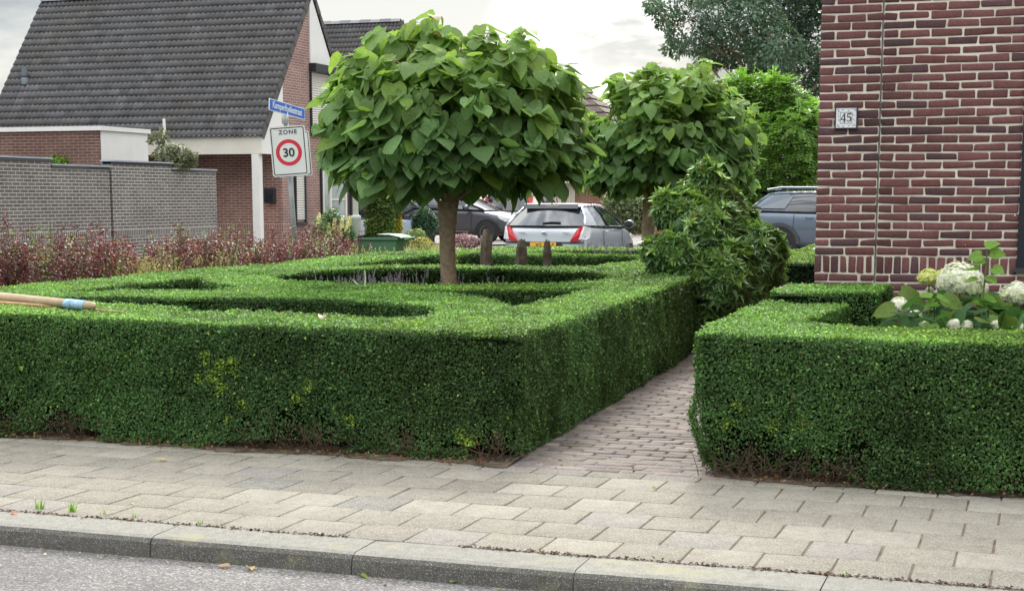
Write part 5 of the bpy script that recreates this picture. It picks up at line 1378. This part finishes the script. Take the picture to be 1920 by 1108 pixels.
# ------------------------------------------------------------------ far house between the two catalpas
def far_house():
    D = 60
    a, b = gd(930, 400, D), gd(1260, 400, D); r = b-a; Y0 = a[1]
    h = thing('far_house', 'distant brick house with white cladding strips and brown roof between the two catalpas', 'house', ((a[0]+b[0])/2, Y0+3, 0))
    x0, x1 = gy(930, 400, Y0)[0], gy(1235, 400, Y0)[0]
    ze = gy(1060, 336, Y0)[2]
    MB().quad((x0, Y0, -.2), (x1, Y0, -.2), (x1, Y0, ze), (x0, Y0, ze)).build('front_wall', brick_mat('far_brick', (.27, .11, .075), (.22, .09, .065), (.45, .38, .30), 'x'), h)
    MB().quad((x1, Y0, -.2), (x1, Y0+7, -.2), (x1, Y0+7, ze), (x1, Y0, ze)).build('side_wall', brick_mat('far_brick_y', (.27, .11, .075), (.22, .09, .065), (.45, .38, .30), 'y'), h)
    for u0, u1 in ((1033, 1052), (1061, 1078)):
        m = MB(); p, q = gy(u0, 340, Y0-.05), gy(u1, 340, Y0-.05); n = 6
        for k in range(n):
            m.box(p[0]+(q[0]-p[0])*k/n+.01, p[0]+(q[0]-p[0])*(k+1)/n-.01, Y0-.05-.01*(k % 2), Y0-.003, .2, p[2])
        m.build('cladding', M['cream'], h)
    zr = gy(1070, 148, Y0+3.5)[2]; xr1 = gy(1073, 148, Y0+3.5)[0]; xr0 = gy(960, 148, Y0+3.5)[0]
    mat = pm('far_roof', (.135, .10, .082), .8, .2, 2, .6, 5)
    rm = MB(); E = [(x0-.3, Y0-.4, ze), (x1+.3, Y0-.4, ze), (x1+.3, Y0+7.4, ze), (x0-.3, Y0+7.4, ze), (xr0, Y0+3.5, zr), (xr1, Y0+3.5, zr)]
    # courses as small steps so the slope reads as tiles
    def slope(p0, p1, q1, q0, n):
        p0, p1, q0, q1 = map(Vector, (p0, p1, q0, q1)); nn = (p1-p0).cross(q0-p0).normalized()*.05
        for k in range(n):
            a0, a1 = p0.lerp(q0, k/n), p1.lerp(q1, k/n); b0, b1 = p0.lerp(q0, (k+1)/n), p1.lerp(q1, (k+1)/n)
            rm.add([tuple(a0), tuple(a1), tuple(a1+nn), tuple(a0+nn), tuple(b1), tuple(b0)], [(0, 1, 2, 3), (3, 2, 4, 5)])
    slope(E[0], E[1], E[5], E[4], 14); slope(E[1], E[2], E[5], E[5], 14); slope(E[2], E[3], E[4], E[5], 14); slope(E[3], E[0], E[4], E[4], 14)
    rm.build('roof', mat, h)
    MB().box(x0-.3, x1+.3, Y0-.42, Y0-.36, ze-.15, ze+.02).build('gutter', M['cream'], h)
far_house()
def ornament():
    D = 50; c = gd(1003, 380, D); s = D/2931
    t = thing('garden_ornament', 'cream tiered garden ornament showing just above the roof of the silver hatchback', 'ornament', (c[0], c[1], -.1))
    z = lambda v: gd(1003, v, D)[2]
    MB().lathe([(.22, -.1), (.24, z(384)), (.20, z(378)), (.10, z(368)), (.07, z(366))], (c[0], c[1], 0), 20).build('base', M['cream'], t, smooth=True)
    MB().lathe([(.06, z(366)), (.16, z(365)), (.17, z(363)), (.10, z(358)), (.05, z(355)), (.05, z(352)), (.08, z(351)), (.05, z(346)), (.003, z(342))], (c[0], c[1], 0), 20).build('cap', M['cream'], t, smooth=True)
ornament()
# ================================================================== CARS
def car(name, label, spec, loc, rotz, paint):
    t = thing(name, label, 'car', loc, rotz)
    st = spec['st']
    def section(x, w, zl, zs):
        h = [(0, zl), (w*.80, zl), (w*.965, zl+.10), (w, zl+.52*(zs-zl)), (w*.975, zs-.10), (w*.925, zs-.015), (w*.80, zs+.012), (0, zs+.03)]
        return [(x, y, z) for y, z in h]+[(x, -y, z) for y, z in h[-2:0:-1]]
    m = MB(); n = 14
    for s_ in st: m.v += section(*s_); 
    for i in range(len(st)-1):
        for k in range(n):
            m.f.append([i*n+k, i*n+(k+1) % n, (i+1)*n+(k+1) % n, (i+1)*n+k]); m.c.append((1, 1, 1))
    m.f.append(list(range(n))); m.f.append(list(range((len(st)-1)*n, len(st)*n))[::-1]); m.c += [(1, 1, 1)]*2
    fix_normals(m.build('body', paint, t, smooth=True, local=True, subsurf=2))
    # greenhouse
    rb, fb, rr, fr, zb, zr, wb, wr = (spec[k] for k in ('rb', 'fb', 'rr', 'fr', 'zb', 'zr', 'wb', 'wr'))
    zbr = spec.get('zbr', zb); zf = spec.get('zf', zb)
    k = 8; base, roof = [], []
    def side(f): return rb+(fb-rb)*f, rr+(fr-rr)*f
    gl = MB()
    for sgn in (1, -1):
        pts = []
        for i in range(k+1):
            f = i/k; xb, xr_ = side(f); bow = math.sin(PI*f)*.03
            zbb = zbr+(zf-zbr)*f; zrr = zr-.05*(abs(f-.45)*1.6)**2-.03*(f > .9)
            pts.append(((xb, sgn*(wb+bow-.05*(f > .95)), zbb), (xr_*.5+xb*.5, sgn*((wb+wr)/2+bow+.03), (zbb+zrr)/2), (xr_, sgn*(wr+bow), zrr)))
        b = len(gl.v)
        for p in pts: gl.v += list(p)
        for i in range(k):
            for j in range(2): gl.f.append([b+i*3+j, b+(i+1)*3+j, b+(i+1)*3+j+1, b+i*3+j+1]); gl.c.append((1, 1, 1))
        (base if sgn > 0 else roof).append(pts)
    L_, R_ = base[0], roof[0]
    fix_normals(gl.build('side_windows', M['glass'], t, smooth=True, local=True))
    def cross(i, nm, mat, lift=0):
        q = MB(); mm = 8; vs = []
        for j in range(3):
            a, b_ = Vector(L_[i][j]), Vector(R_[i][j])
            for h in range(mm+1):
                f = h/mm; p = a.lerp(b_, f); bow = 4*f*(1-f)
                vs.append((p.x+(-.07 if i == 0 else .10)*bow, p.y, p.z+.02*bow*(j == 2)))
        q.add(vs, [(j*(mm+1)+h, j*(mm+1)+h+1, (j+1)*(mm+1)+h+1, (j+1)*(mm+1)+h) for j in range(2) for h in range(mm)])
        fix_normals(q.build(nm, mat, t, smooth=True, local=True))
    cross(0, 'rear_window', M['glass']); cross(k, 'windscreen', M['glass'])
    q = MB(); mm = 10; vs = []
    for i in range(k+1):
        a, b_ = Vector(L_[i][2]), Vector(R_[i][2])
        for h in range(mm+1):
            f = h/mm; p = a.lerp(b_, f); bow = 4*f*(1-f)
            vs.append((p.x+(-.07*bow if i == 0 else (.10*bow if i == k else 0)), p.y, p.z+.006+.045*min(1, bow*1.25)))
    nb = len(vs)
    q.add(vs, [(i*(mm+1)+h, i*(mm+1)+h+1, (i+1)*(mm+1)+h+1, (i+1)*(mm+1)+h) for i in range(k) for h in range(mm)])
    fix_normals(q.build('roof', paint, t, smooth=True, local=True))
    # rails and pillars
    def strip(pts, wdt, nm, mat, th=.012):
        q = MB()
        for i in range(len(pts)-1):
            a, b_ = Vector(pts[i]), Vector(pts[i+1]); q.tube([a, b_], wdt, 8)
        return q.build(nm, mat, t, smooth=True, local=True)
    for P_ in (L_, R_):
        strip([p[2] for p in P_], .030, 'roof_rail_panel', paint)
        strip([p[0] for p in P_], .018, 'window_trim', M['black'])
        strip([(L_ if P_ is L_ else R_)[k][j] for j in range(3)], .032, 'front_pillar', spec.get('apillar', M['black']))
        # rear pillar: a broad painted panel
        cp = spec.get('cp', (.0, .16)); sg = 1 if P_ is L_ else -1
        def at(f, j): i = f*k; i0 = min(int(i), k-1); return Vector(P_[i0][j]).lerp(Vector(P_[i0+1][j]), i-i0)
        o = Vector((0, sg*.008, .0)); qd = MB(); A_ = [at(cp[0], j)+o for j in range(3)]; B_ = [at(cp[1], j if False else j)+o for j in range(3)]
        if len(cp) > 2: B_ = [at(cp[1+j], j)+o for j in range(3)]
        qd.add([tuple(p) for p in A_+B_], [(0, 1, 4, 3), (1, 2, 5, 4)]); qd.build('rear_pillar', paint, t, smooth=True, local=True)
        strip([A_[0], A_[1], A_[2]], .030, 'pillar_edge', paint)
        mid = spec.get('bp', .52)
        strip([at(mid, j)+o*.4 for j in range(3)], .028, 'middle_pillar', M['black'])
    # wheels
    rw, wd = spec['rw'], spec['W']/2
    for xw in spec['wheels']:
        for sgn in (1, -1):
            ar = MB(); vs = [(xw+rw*1.20*math.cos(PI*i/20), sgn*(wd+.008), rw+rw*1.20*math.sin(PI*i/20)) for i in range(21)]+[(xw+rw*1.2*math.cos(PI*i/20), sgn*(wd-.18), rw+rw*1.2*math.sin(PI*i/20)) for i in range(21)]
            ar.add([(x, y*1, z) for x, y, z in vs[:21]]+[(xw-rw*1.2, sgn*(wd+.008), .22), (xw+rw*1.2, sgn*(wd+.008), .22)], [tuple(range(21))+(21, 22)]); ar.build('wheel_arch', M['black'], t, local=True)
            w = thing('wheel', None, None); w.parent = t; w.location = (xw, sgn*(wd-.085), rw)
            MB().lathe([(rw*.66, -.095), (rw*.9, -.10), (rw*.99, -.08), (rw, 0), (rw*.99, .08), (rw*.9, .10), (rw*.66, .095)], (0, 0, 0), 28, 1).build('tyre', M['tyre'], w, smooth=True, local=True)
            r_ = MB(); r_.lathe([(rw*.66, -.09), (rw*.60, -.03), (rw*.60, .03), (rw*.66, .09)], (0, 0, 0), 28, 1)
            for sd in (1, -1):
                for q_ in range(7):
                    a = 2*PI*q_/7; ca, sa = math.cos(a), math.sin(a); wv = rw*.085
                    r_.add([(ca*rw*.1-sa*wv, sd*.092, sa*rw*.1+ca*wv), (ca*rw*.1+sa*wv, sd*.092, sa*rw*.1-ca*wv), (ca*rw*.63+sa*wv*1.3, sd*.085, sa*rw*.63-ca*wv*1.3), (ca*rw*.63-sa*wv*1.3, sd*.085, sa*rw*.63+ca*wv*1.3)], [(0, 1, 2, 3)])
                r_.lathe([(rw*.66, sd*.094), (rw*.59, sd*.088)], (0, 0, 0), 28, 1); r_.lathe([(rw*.15, sd*.096), (.001, sd*.098)], (0, 0, 0), 14, 1)
                MB().lathe([(rw*.6, sd*.03), (.001, sd*.03)], (0, 0, 0), 24, 1).build('brake_disc', M['black'], w, local=True)
            r_.build('rim', M['rim'], w, local=True)
    # mirrors and handles
    for sgn in (1, -1):
        xm = spec['mirror']; zm = spec['zm']
        q = MB(); q.lathe([(.002, -.075), (.06, -.065), (.085, -.02), (.085, .03), (.07, .06), (.002, .065)], (0, 0, 0), 14, 0)
        q.v = [(x*1.0+xm, y*1.25+sgn*(wd+.10), z*.95+zm) for x, y, z in q.v]; mr = q.build('mirror', spec.get('mirrormat', paint), t, smooth=True, local=True)
        MB().lathe([(.001, 0), (.07, 0)], (0, 0, 0), 14, 0).build('mirror_glass', M['glass'], mr, local=True, xf=Matrix.Translation((xm-.078, sgn*(wd+.10), zm)) @ Matrix.Diagonal((1, 1.2, .9, 1)))
        MB().tube([(xm+.05, sgn*(wd-.10), zm-.07), (xm+.01, sgn*(wd+.06), zm-.03)], .022, 8).build('mirror_arm', M['black'], t, local=True)
        for xh in spec['handles']:
            MB().tube([(xh-.09, sgn*(wd*.985), spec['zh']), (xh-.05, sgn*(wd+.022), spec['zh']), (xh+.06, sgn*(wd+.022), spec['zh']), (xh+.09, sgn*(wd*.985), spec['zh'])], .014, 8).build('door_handle', spec.get('handlemat', paint), t, smooth=True, local=True)
        for xd in spec['doors']:
            MB().tube([(xd, sgn*(wd+.003), .35), (xd+.01, sgn*(wd+.004), .62), (xd+.03, sgn*(wd*.985), spec['zb']-.03)], .005, 4).build('door_gap', M['black'], t, local=True)
    return t
def face(o, pts, name, mat, d=.0, axis=0):
    return MB().add(pts, [tuple(range(len(pts)))]).build(name, mat, o, local=True)

# silver three-quarter view hatchback, tail towards us
def hatchback():
    c1 = gd(1020, 450, 29.6); loc = (c1[0], c1[1], -.10); rz = PI/2-math.radians(1)
    sp = dict(L=3.85, W=1.69, rb=.10, fb=2.95, rr=.54, fr=2.05, zb=1.0, zbr=1.055, zf=.985, zr=1.425, wb=.775, wr=.56, rw=.30, wheels=(.66, 3.05), mirror=2.62, zm=1.05, zh=.93, zs=1, handles=(1.35,), doors=(1.15, 2.45), cp=(0, .26, .20, .15), bp=.50, mirrormat=M['navy'],
              st=[(-.02, .60, .36, .60), (0., .74, .30, .66), (.03, .80, .26, .80), (.05, .815, .24, .98), (.14, .83, .23, 1.055), (.5, .845, .21, 1.05), (1.2, .845, .20, 1.035), (2.0, .845, .20, 1.01), (2.75, .84, .20, .985), (3.05, .83, .22, .955), (3.4, .80, .24, .875), (3.68, .72, .27, .77), (3.80, .60, .30, .68), (3.85, .45, .34, .60)])
    o = car('parked_hatchback', 'silver three door hatchback seen from behind with red tail lights behind the parterre', sp, loc, rz, M['silver'])
    # tail lights
    for s in (1, -1):
        red = MB(); R = [(-.004, s*.735, 1.03), (-.004, s*.655, 1.02), (-.025, s*.56, .90), (-.03, s*.47, .765), (.0, s*.77, .785), (.03, s*.80, .90)]
        X = lambda p, d: (p[0]+d, p[1], p[2])
        R = [(.012, s*.71, 1.035), (-.005, s*.645, .97), (-.035, s*.545, .80), (-.03, s*.52, .765), (-.024, s*.70, .772), (-.01, s*.735, .80), (.02, s*.765, .92), (.05, s*.79, 1.045)]
        cen = np.mean(np.array(R), axis=0)+np.array((-.035, s*.01, 0))
        red.add([tuple(cen)]+R+[X(p, .08) for p in R], [(0, 1+i, 1+(i+1) % 8) for i in range(8)]+[(1+i, 9+i, 9+(i+1) % 8, 1+(i+1) % 8) for i in range(8)])
        tl = fix_normals(red.build('tail_light', M['lightred'], o, local=True, smooth=False))
        cl = MB(); Cc = [(-.005, s*.775, .92), (-.03, s*.745, .80), (.03, s*.83, .80), (.20, s*.852, .835), (.30, s*.858, .955), (.24, s*.852, 1.02), (.04, s*.80, 1.045)]
        if s > 0: Cc = Cc
        cl.add(Cc+[(p[0], p[1]-s*.05, p[2]) for p in Cc], [tuple(range(7))]+[(i, 7+i, 7+(i+1) % 7, (i+1) % 7) for i in range(7)])
        fix_normals(cl.build('indicator_lens', M['lightclear'], tl, local=True))
    MB().box(-.055, -.02, -.80, .80, .735, .755).build('bumper_gap', M['black'], o, local=True)
    # number plate in its recess, half hidden by the posts
    MB().box(-.052, -.035, -.36, .36, .60, .733).build('plate_recess', M['navy'], o, local=True)
    pl = MB().box(-.062, -.050, -.26, .26, .635, .745).build('number_plate', M['plate'], o, local=True, bevel=.004)
    Tm = Matrix(((0, 0, -1, -.0635), (-1, 0, 0, -.03), (0, 1, 0, .69), (0, 0, 0, 1)))
    text_mesh('plate_lettering', 'XG-347-S', .10, M['signblack'], pl, Tm, .0008, .002, .92, local=True)
    MB().box(-.03, -.008, -.04, .04, .885, .945).build('badge', M['chrome'], o, local=True, bevel=.015)
    for s in (1, -1): MB().box(-.022, -.004, s*.44-.07, s*.44+.07, .91, .925).build('model_badge', M['chrome'], o, local=True)
    # dark frame of the rear glass, spoiler, wiper, high brake light, aerial
    MB().add([(.42, -.56, 1.455), (.42, .56, 1.455), (.385, .55, 1.375), (.385, -.55, 1.375), (.66, -.56, 1.475), (.66, .56, 1.475)], [(0, 1, 2, 3), (0, 4, 5, 1)]).build('spoiler', M['navy'], o, local=True)
    MB().box(.39, .41, -.16, .02+.06, 1.405, 1.44).build('brake_light', pm('third_lamp', (.35, .33, .33), .3, .1, 9), o, local=True)
    MB().tube([(.07, .05, 1.10), (.085, -.12, 1.12), (.09, -.30, 1.115)], .016, 6).build('rear_wiper', M['black'], o, local=True)
    MB().tube([(.80, 0, 1.47), (.70, 0, 1.66)], .006, 5).build('aerial', M['black'], o, local=True)
    for s in (1, -1): MB().add([(3.58, s*.70, .86), (3.80, s*.55, .70), (3.72, s*.69, .66), (3.45, s*.795, .80)], [(0, 1, 2, 3)]).build('headlight', M['lightclear'], o, local=True)
hatchback()

def grey_car():
    D = 47.; p = gd(770, 428, D); sp = dict(L=4.3, W=1.78, rb=.15, fb=3.30, rr=.75, fr=2.35, zb=.96, zbr=1.04, zf=.95, zr=1.43, wb=.80, wr=.62, rw=.315, wheels=(.80, 3.45), mirror=2.85, zm=1.02, zh=.86, handles=(1.35, 2.3), doors=(1.0, 1.85, 2.95), cp=(0, .16, .14, .10), bp=.45, handlemat=M['chrome'],
          st=[(-.0, .62, .36, .72), (.03, .78, .28, .90), (.12, .85, .25, 1.02), (.5, .88, .22, 1.02), (1.3, .89, .20, .99), (2.2, .89, .20, .965), (3.0, .885, .20, .945), (3.4, .87, .22, .90), (3.8, .84, .24, .82), (4.1, .74, .27, .72), (4.25, .60, .30, .64), (4.3, .45, .34, .58)])
    o = car('parked_saloon', 'dark grey hatchback parked side on beyond the larger catalpa trunk', sp, (p[0]-.62, p[1], .17), math.radians(-2), M['grey'])
    for s in (1, -1):
        MB().add([(3.75, s*.85, .80), (4.05, s*.765, .745), (4.18, s*.67, .66), (4.0, s*.80, .62), (3.85, s*.845, .70)], [(0, 1, 2, 3, 4)]).build('headlight', M['lightclear'], o, local=True)
        MB().add([(.03, s*.80, .95), (.3, s*.892, .93), (.26, s*.895, .80), (.02, s*.80, .82)], [(0, 1, 2, 3)]).build('tail_light', M['lightred'], o, local=True)
        MB().tube([(1.05, s*.895, .36), (2.9, s*.893, .34)], .012, 5).build('sill_strip', M['chrome'], o, local=True)
grey_car()

def suv():
    D = 38.5; p = gd(1403, 440, D); sp = dict(L=4.5, W=1.84, rb=.12, fb=3.35, rr=.62, fr=2.55, zb=1.10, zbr=1.14, zf=1.06, zr=1.56, wb=.82, wr=.66, rw=.36, wheels=(.90, 3.60), mirror=3.0, zm=1.12, zh=.98, handles=(1.62, 2.55), doors=(1.22, 2.1, 3.1), cp=(0, .30, .27, .26), bp=.62, handlemat=M['bluegrey'],
          st=[(-.02, .66, .42, .80), (.0, .80, .34, .98), (.06, .87, .30, 1.12), (.4, .91, .28, 1.13), (1.2, .92, .26, 1.11), (2.2, .92, .26, 1.09), (3.0, .915, .26, 1.06), (3.5, .90, .28, 1.02), (4.0, .86, .30, .95), (4.35, .74, .34, .82), (4.5, .55, .4, .72)])
    o = car('parked_suv', 'blue grey sport utility car half hidden behind the corner of the brick house', sp, (p[0], p[1], .03), math.radians(0), M['bluegrey'])
    for s in (1, -1):
        # quarter glass set into the broad rear pillar
        MB().add([(.36, s*.868, 1.20), (1.02, s*.878, 1.19), (1.22, s*.735, 1.50), (.74, s*.725, 1.49)], [(0, 1, 2, 3)]).build('quarter_window', pm('tinted_glass', (.10, .125, .15), .12, .1, 3, coat=.5), o, local=True)
        MB().tube([(.55, s*.60, 1.64), (.85, s*.60, 1.69), (2.4, s*.60, 1.69), (2.6, s*.60, 1.62)], .024, 8).build('roof_rail', M['bluegrey'], o, local=True)
        MB().tube([(.95, s*.60, 1.60), (.95, s*.60, 1.68)], .05, 8).build('rail_foot', M['black'], o, local=True)
        MB().add([(-.02, s*.74, 1.06), (.12, s*.885, 1.07), (.22, s*.915, 1.0), (.20, s*.918, .93), (.0, s*.82, .93)], [(0, 1, 2, 3, 4)]).build('tail_light', M['lightred'], o, local=True)
        q = MB(); n = 20; cx = .90
        q.add([(cx+.50*math.cos(PI*i/n), s*.932, .36+.50*math.sin(PI*i/n)) for i in range(n+1)]+[(cx+.42*math.cos(PI*i/n), s*.934, .36+.42*math.sin(PI*i/n)) for i in range(n+1)], [(i, i+1, n+2+i, n+1+i) for i in range(n)]); q.build('arch_trim', pm('arch_plastic', (.05, .055, .06), .6, .1, 9), o, local=True)
    MB().add([(.46, -.66, 1.60), (.46, .66, 1.60), (.34, .62, 1.565), (.34, -.62, 1.565), (.75, .66, 1.615), (.75, -.66, 1.615), (.48, -.62, 1.54), (.48, .62, 1.54)], [(0, 1, 2, 3), (0, 5, 4, 1), (3, 2, 7, 6)]).build('spoiler', M['bluegrey'], o, local=True)
suv()
def simple_rear_car(name, label, u, v, D, paint, rz=PI/2, z=0.0, S=1.):
    p = gd(u, v, D); sp = dict(L=4.2, W=1.78, rb=.06, fb=3.2, rr=.20, fr=2.3, zb=1.0, zbr=1.02, zf=.96, zr=1.56, wb=.80, wr=.66, rw=.31, wheels=(.75, 3.35), mirror=2.85, zm=1.05, zh=.88, handles=(1.4, 2.4), doors=(1.0, 1.9, 2.9), cp=(0, .14, .14, .12), bp=.45,
          st=[(-.02, .70, .36, .74), (0, .80, .28, .90), (.06, .86, .25, 1.01), (.5, .88, .22, 1.02), (2.2, .89, .20, .98), (3.2, .88, .2, .94), (3.8, .83, .25, .82), (4.1, .7, .3, .7), (4.2, .5, .35, .6)])
    o = car(name, label, sp, (p[0], p[1], z), rz, paint)
    for s in (1, -1):
        MB().add([(.0, s*.76, 1.50), (-.01, s*.66, 1.46), (-.035, s*.70, .98), (-.01, s*.86, .96), (.08, s*.875, 1.0), (.14, s*.80, 1.46)], [(0, 1, 2, 3, 4, 5)]).build('tail_light', M['lightred'], o, local=True)
    return o
simple_rear_car('parked_van', 'white car with an upright red tail light between the grey car and silver hatchback', 952, 430, 50, M['whitecar'], z=.05)
simple_rear_car('parked_car', 'pale blue car peeping out behind the lamp post beside the gabled house', 668, 440, 44, pm('pale_blue_paint', (.42, .50, .62), .3, .03, 3, coat=.7), z=-.1)
dw = MB().quad((-34, 38.2, .16), (6, 36.0, .02), (8, 58, .03), (-36, 60, .18)).build('driveway', pm('driveway_paving', (.26, .235, .215), .85, .2, 2, .3, 30)); tag(dw, kind='structure')

# ================================================================== POSTS, POLES, LEAVES, WEEDS
def post(u0, v0, w0, D, topv, lean, label, seed):
    g = np.random.default_rng(seed)
    s = D/2931; c = gd(u0, 480, D); z1 = gd(u0, topv, D)[2]; m = MB(); n = 14; k = 9; vs = []
    prof = 1+.10*g.normal(0, 1, n)
    for i in range(k+1):
        f = i/k; z = -.05+(z1+.05)*f; r = w0*s/2*(1.06-.10*f+.03*math.sin(f*8+seed))*(1-.35*max(0, (f-.9)/.1))
        for j in range(n):
            a = 2*PI*j/n; jag = (.06*(vnoise(np.array([[j*.9, seed, 0]]), 1.)[0]-.4)*(f == 1))
            vs.append((c[0]+lean*(f-.5)+r*prof[j]*math.cos(a), c[1]+r*prof[j]*math.sin(a)*.8, z+jag))
    m.add(vs, [(i*n+j, i*n+(j+1) % n, (i+1)*n+(j+1) % n, (i+1)*n+j) for i in range(k) for j in range(n)]+[tuple(range(k*n, (k+1)*n))])
    tag(m.build('wooden_post', M['post'], smooth=False), label, 'post', 'weathered posts in the parterre bed')
post(909, 470, 21, 18.6, 431, .06, 'tallest weathered wooden post, nearest the larger catalpa trunk', 1)
post(978, 475, 22, 17.6, 451, .0, 'stout weathered wooden post in front of the silver car number plate', 2)
post(1027, 475, 15, 17.6, 452, -.02, 'thin weathered wooden post, farthest of the three from the catalpa trunk', 3)

def pole_on_hedge():
    t = thing('garden_pole', 'thick round wooden pole with a blue label sleeve lying on the front hedge', 'pole', tuple(gz(100, 565, .80)))
    a, b = gz(-420, 517, .83), gz(178, 574.5, .80); f = lambda q: tuple(a+(b-a)*q)
    q1, q2 = .962, .988
    m = MB(); m.tube([f(0), f(.4), f(.7), f(.985), f(.995), f(1)], [.042, .040, .036, .029, .026, .012], 14); m.build('shaft', M['wood'], t, smooth=True)
    m = MB(); m.tube([f(q1-.03), f(q1), f(q2-.01), f(q2-.008)], [.0335, .0335, .0325, .031], 14, False); m.build('label_sleeve', M['bluesleeve'], t, smooth=True)
    a2, b2 = gz(-420, 543, .79), gz(240, 586, .765); m = MB(); h = lambda q: tuple(a2+(b2-a2)*q+np.array((0, 0, .01*math.sin(q*3))))
    m.tube([h(0), h(.3), h(.55), h(.75), h(.9), h(1)], [.017, .017, .016, .013, .009, .004], 10)
    tag(m.build('bamboo_cane', pm('cane', (.42, .24, .10), .5, .25, 14), smooth=True), 'thin tapering wooden cane lying on the front hedge below the thick pole', 'cane')
pole_on_hedge()

def fallen(label, p, L, col, seed, tilt=.3):
    g = np.random.default_rng(seed); a = g.uniform(0, 2*PI)
    o = leaves('fallen_leaf', np.array([p]), nrm(np.array([[g.normal(0, tilt), g.normal(0, tilt)-.2, 1]])), np.array([[math.cos(a), math.sin(a), .1]]), np.array([L]), np.array([L*.62]), np.array([col]), M['leaf'], None, TPL_HEART, np.array([.3]), np.array([.8]))
    tag(o, label, 'fallen leaf', 'fallen leaves')
tan, red, grn, yel = (.42, .29, .17), (.40, .20, .12), (.22, .30, .06), (.55, .42, .22)
for i, (u, v, z, L, c, lb) in enumerate(((603, 592, .755, .075, red, 'curled reddish leaf on the front hedge in the middle of its top'), (522, 591, .755, .05, red, 'small reddish leaf on the front hedge left of the bigger curled one'),
        (1198, 511, .735, .09, tan, 'tan leaf lying on the hedge top just left of the rhododendron'), (1263, 521, .735, .07, tan, 'tan leaf near the far corner of the path side hedge'), (1262, 515, .735, .045, yel, 'pale leaf at the rhododendron foot on the hedge top'),
        (310, 862, .008, .055, yel, 'pale yellow leaf on the pavement in front of the left hedge'), (246, 942, .008, .03, tan, 'small tan leaf on the paving close to the left kerb'), (1228, 912, .008, .04, grn, 'green leaf on the paving at the mouth of the brick path'),
        (468, 1063, -.084, .06, yel, 'yellowish leaf in the gutter below the second kerbstone'), (428, 1061, -.084, .045, tan, 'tan leaf in the gutter left of the yellowish one'), (676, 1077, -.084, .05, grn, 'bright green leaf scrap in the gutter under the long kerbstone'),
        (848, 1091, -.084, .045, grn, 'green leaf scrap in the gutter near the bottom edge'), (278, 1040, -.084, .05, tan, 'dry leaf against the kerb at the far left of the gutter'), (22, 962, .008, .05, red, 'reddish dry leaf on the kerb joint at the far left'),
        (1010, 1031, .008, .02, yel, 'tiny pale leaf on the kerb top near the dirt spot'), (1160, 742, .01, .03, tan, 'small leaf scrap on the brick path beside the hedge'))):
    fallen(lb, tuple(gz(u, v, z)), L, c, 100+i)
def weed(label, u, v, h, n, seed):
    p = gz(u, v, -.01)
    def sp(g): return p[0]+g.normal(0, .012), p[1]+g.normal(0, .006), -.01
    o = grass('grass_tuft', '', sp, n, h*.5, h, (.16, .30, .05), seed, w=.0035, heads=0)
    tag(o, label, 'weed', 'weeds in the kerb joint')
weed('tallest grass tuft sprouting from the kerb joint at the far left', 75, 958, .085, 16, 41)
weed('bushy grass tuft in the kerb joint, second from the left', 136, 963, .08, 26, 42)
weed('tiny grass tuft in the kerb joint right of the bushy one', 197, 969, .05, 7, 43)
weed('tiny pale tuft in the kerb joint between the two larger gaps', 252, 974, .045, 7, 44)
weed('low green tuft in the kerb joint above the second kerbstone', 376, 986, .04, 14, 45)
weed('small green tuft in the kerb joint at the lower right', 1586, 1083, .04, 9, 46)
# crumbs of reddish earth in the joint behind the kerb
def joint_dirt():
    n = 4200; X = -9+rng.random(n)*12; Y = 6.064+rng.normal(0, .008, n); P = np.c_[X, Y, .003+.006*rng.random(n)]
    k = vnoise(P, 1.7) > .35; P = P[k]; n = len(P)
    C = np.array((.075, .042, .028))*np.exp(rng.normal(0, .45, (n, 1))); L = .010+.012*rng.random(n)
    n2 = 420; X = -9+rng.random(n2)*12; P2 = np.c_[X, 5.775-np.abs(rng.normal(0, .05, n2)), np.full(n2, -.086)]; P = np.r_[P, P2]; C = np.r_[C, np.array((.22, .19, .12))*np.exp(rng.normal(0, .5, (n2, 1)))]; L = np.r_[L, .008+.014*rng.random(n2)]; n += n2
    o = leaves('joint_debris', P, nrm(np.c_[rng.normal(0, .4, (n, 2)), np.ones(n)]), nrm(np.c_[rng.normal(0, 1, (n, 2)), np.zeros(n)]), L, L*.7, C, M['leaf'], None, TPL_DIAMOND, np.full(n, .4), np.full(n, .4))
    tag(o, kind='stuff')
joint_dirt()
# two pale dead stalks leaning in the lavender ring
def stalks():
    for lb, p in (('pale upright dead stalk standing in the lavender left of the larger catalpa', ((684, 545), (685, 520), (684, 506))), ('pale slanting dead stalk in the lavender beside the upright one', ((676, 538), (668, 531), (661, 524)))):
        m = MB(); m.tube([tuple(gd(u, v, 13.1)) for u, v in p], [.006, .005, .003], 5)
        tag(m.build('dead_stalk', M['cream']), lb, 'stalk')
stalks()
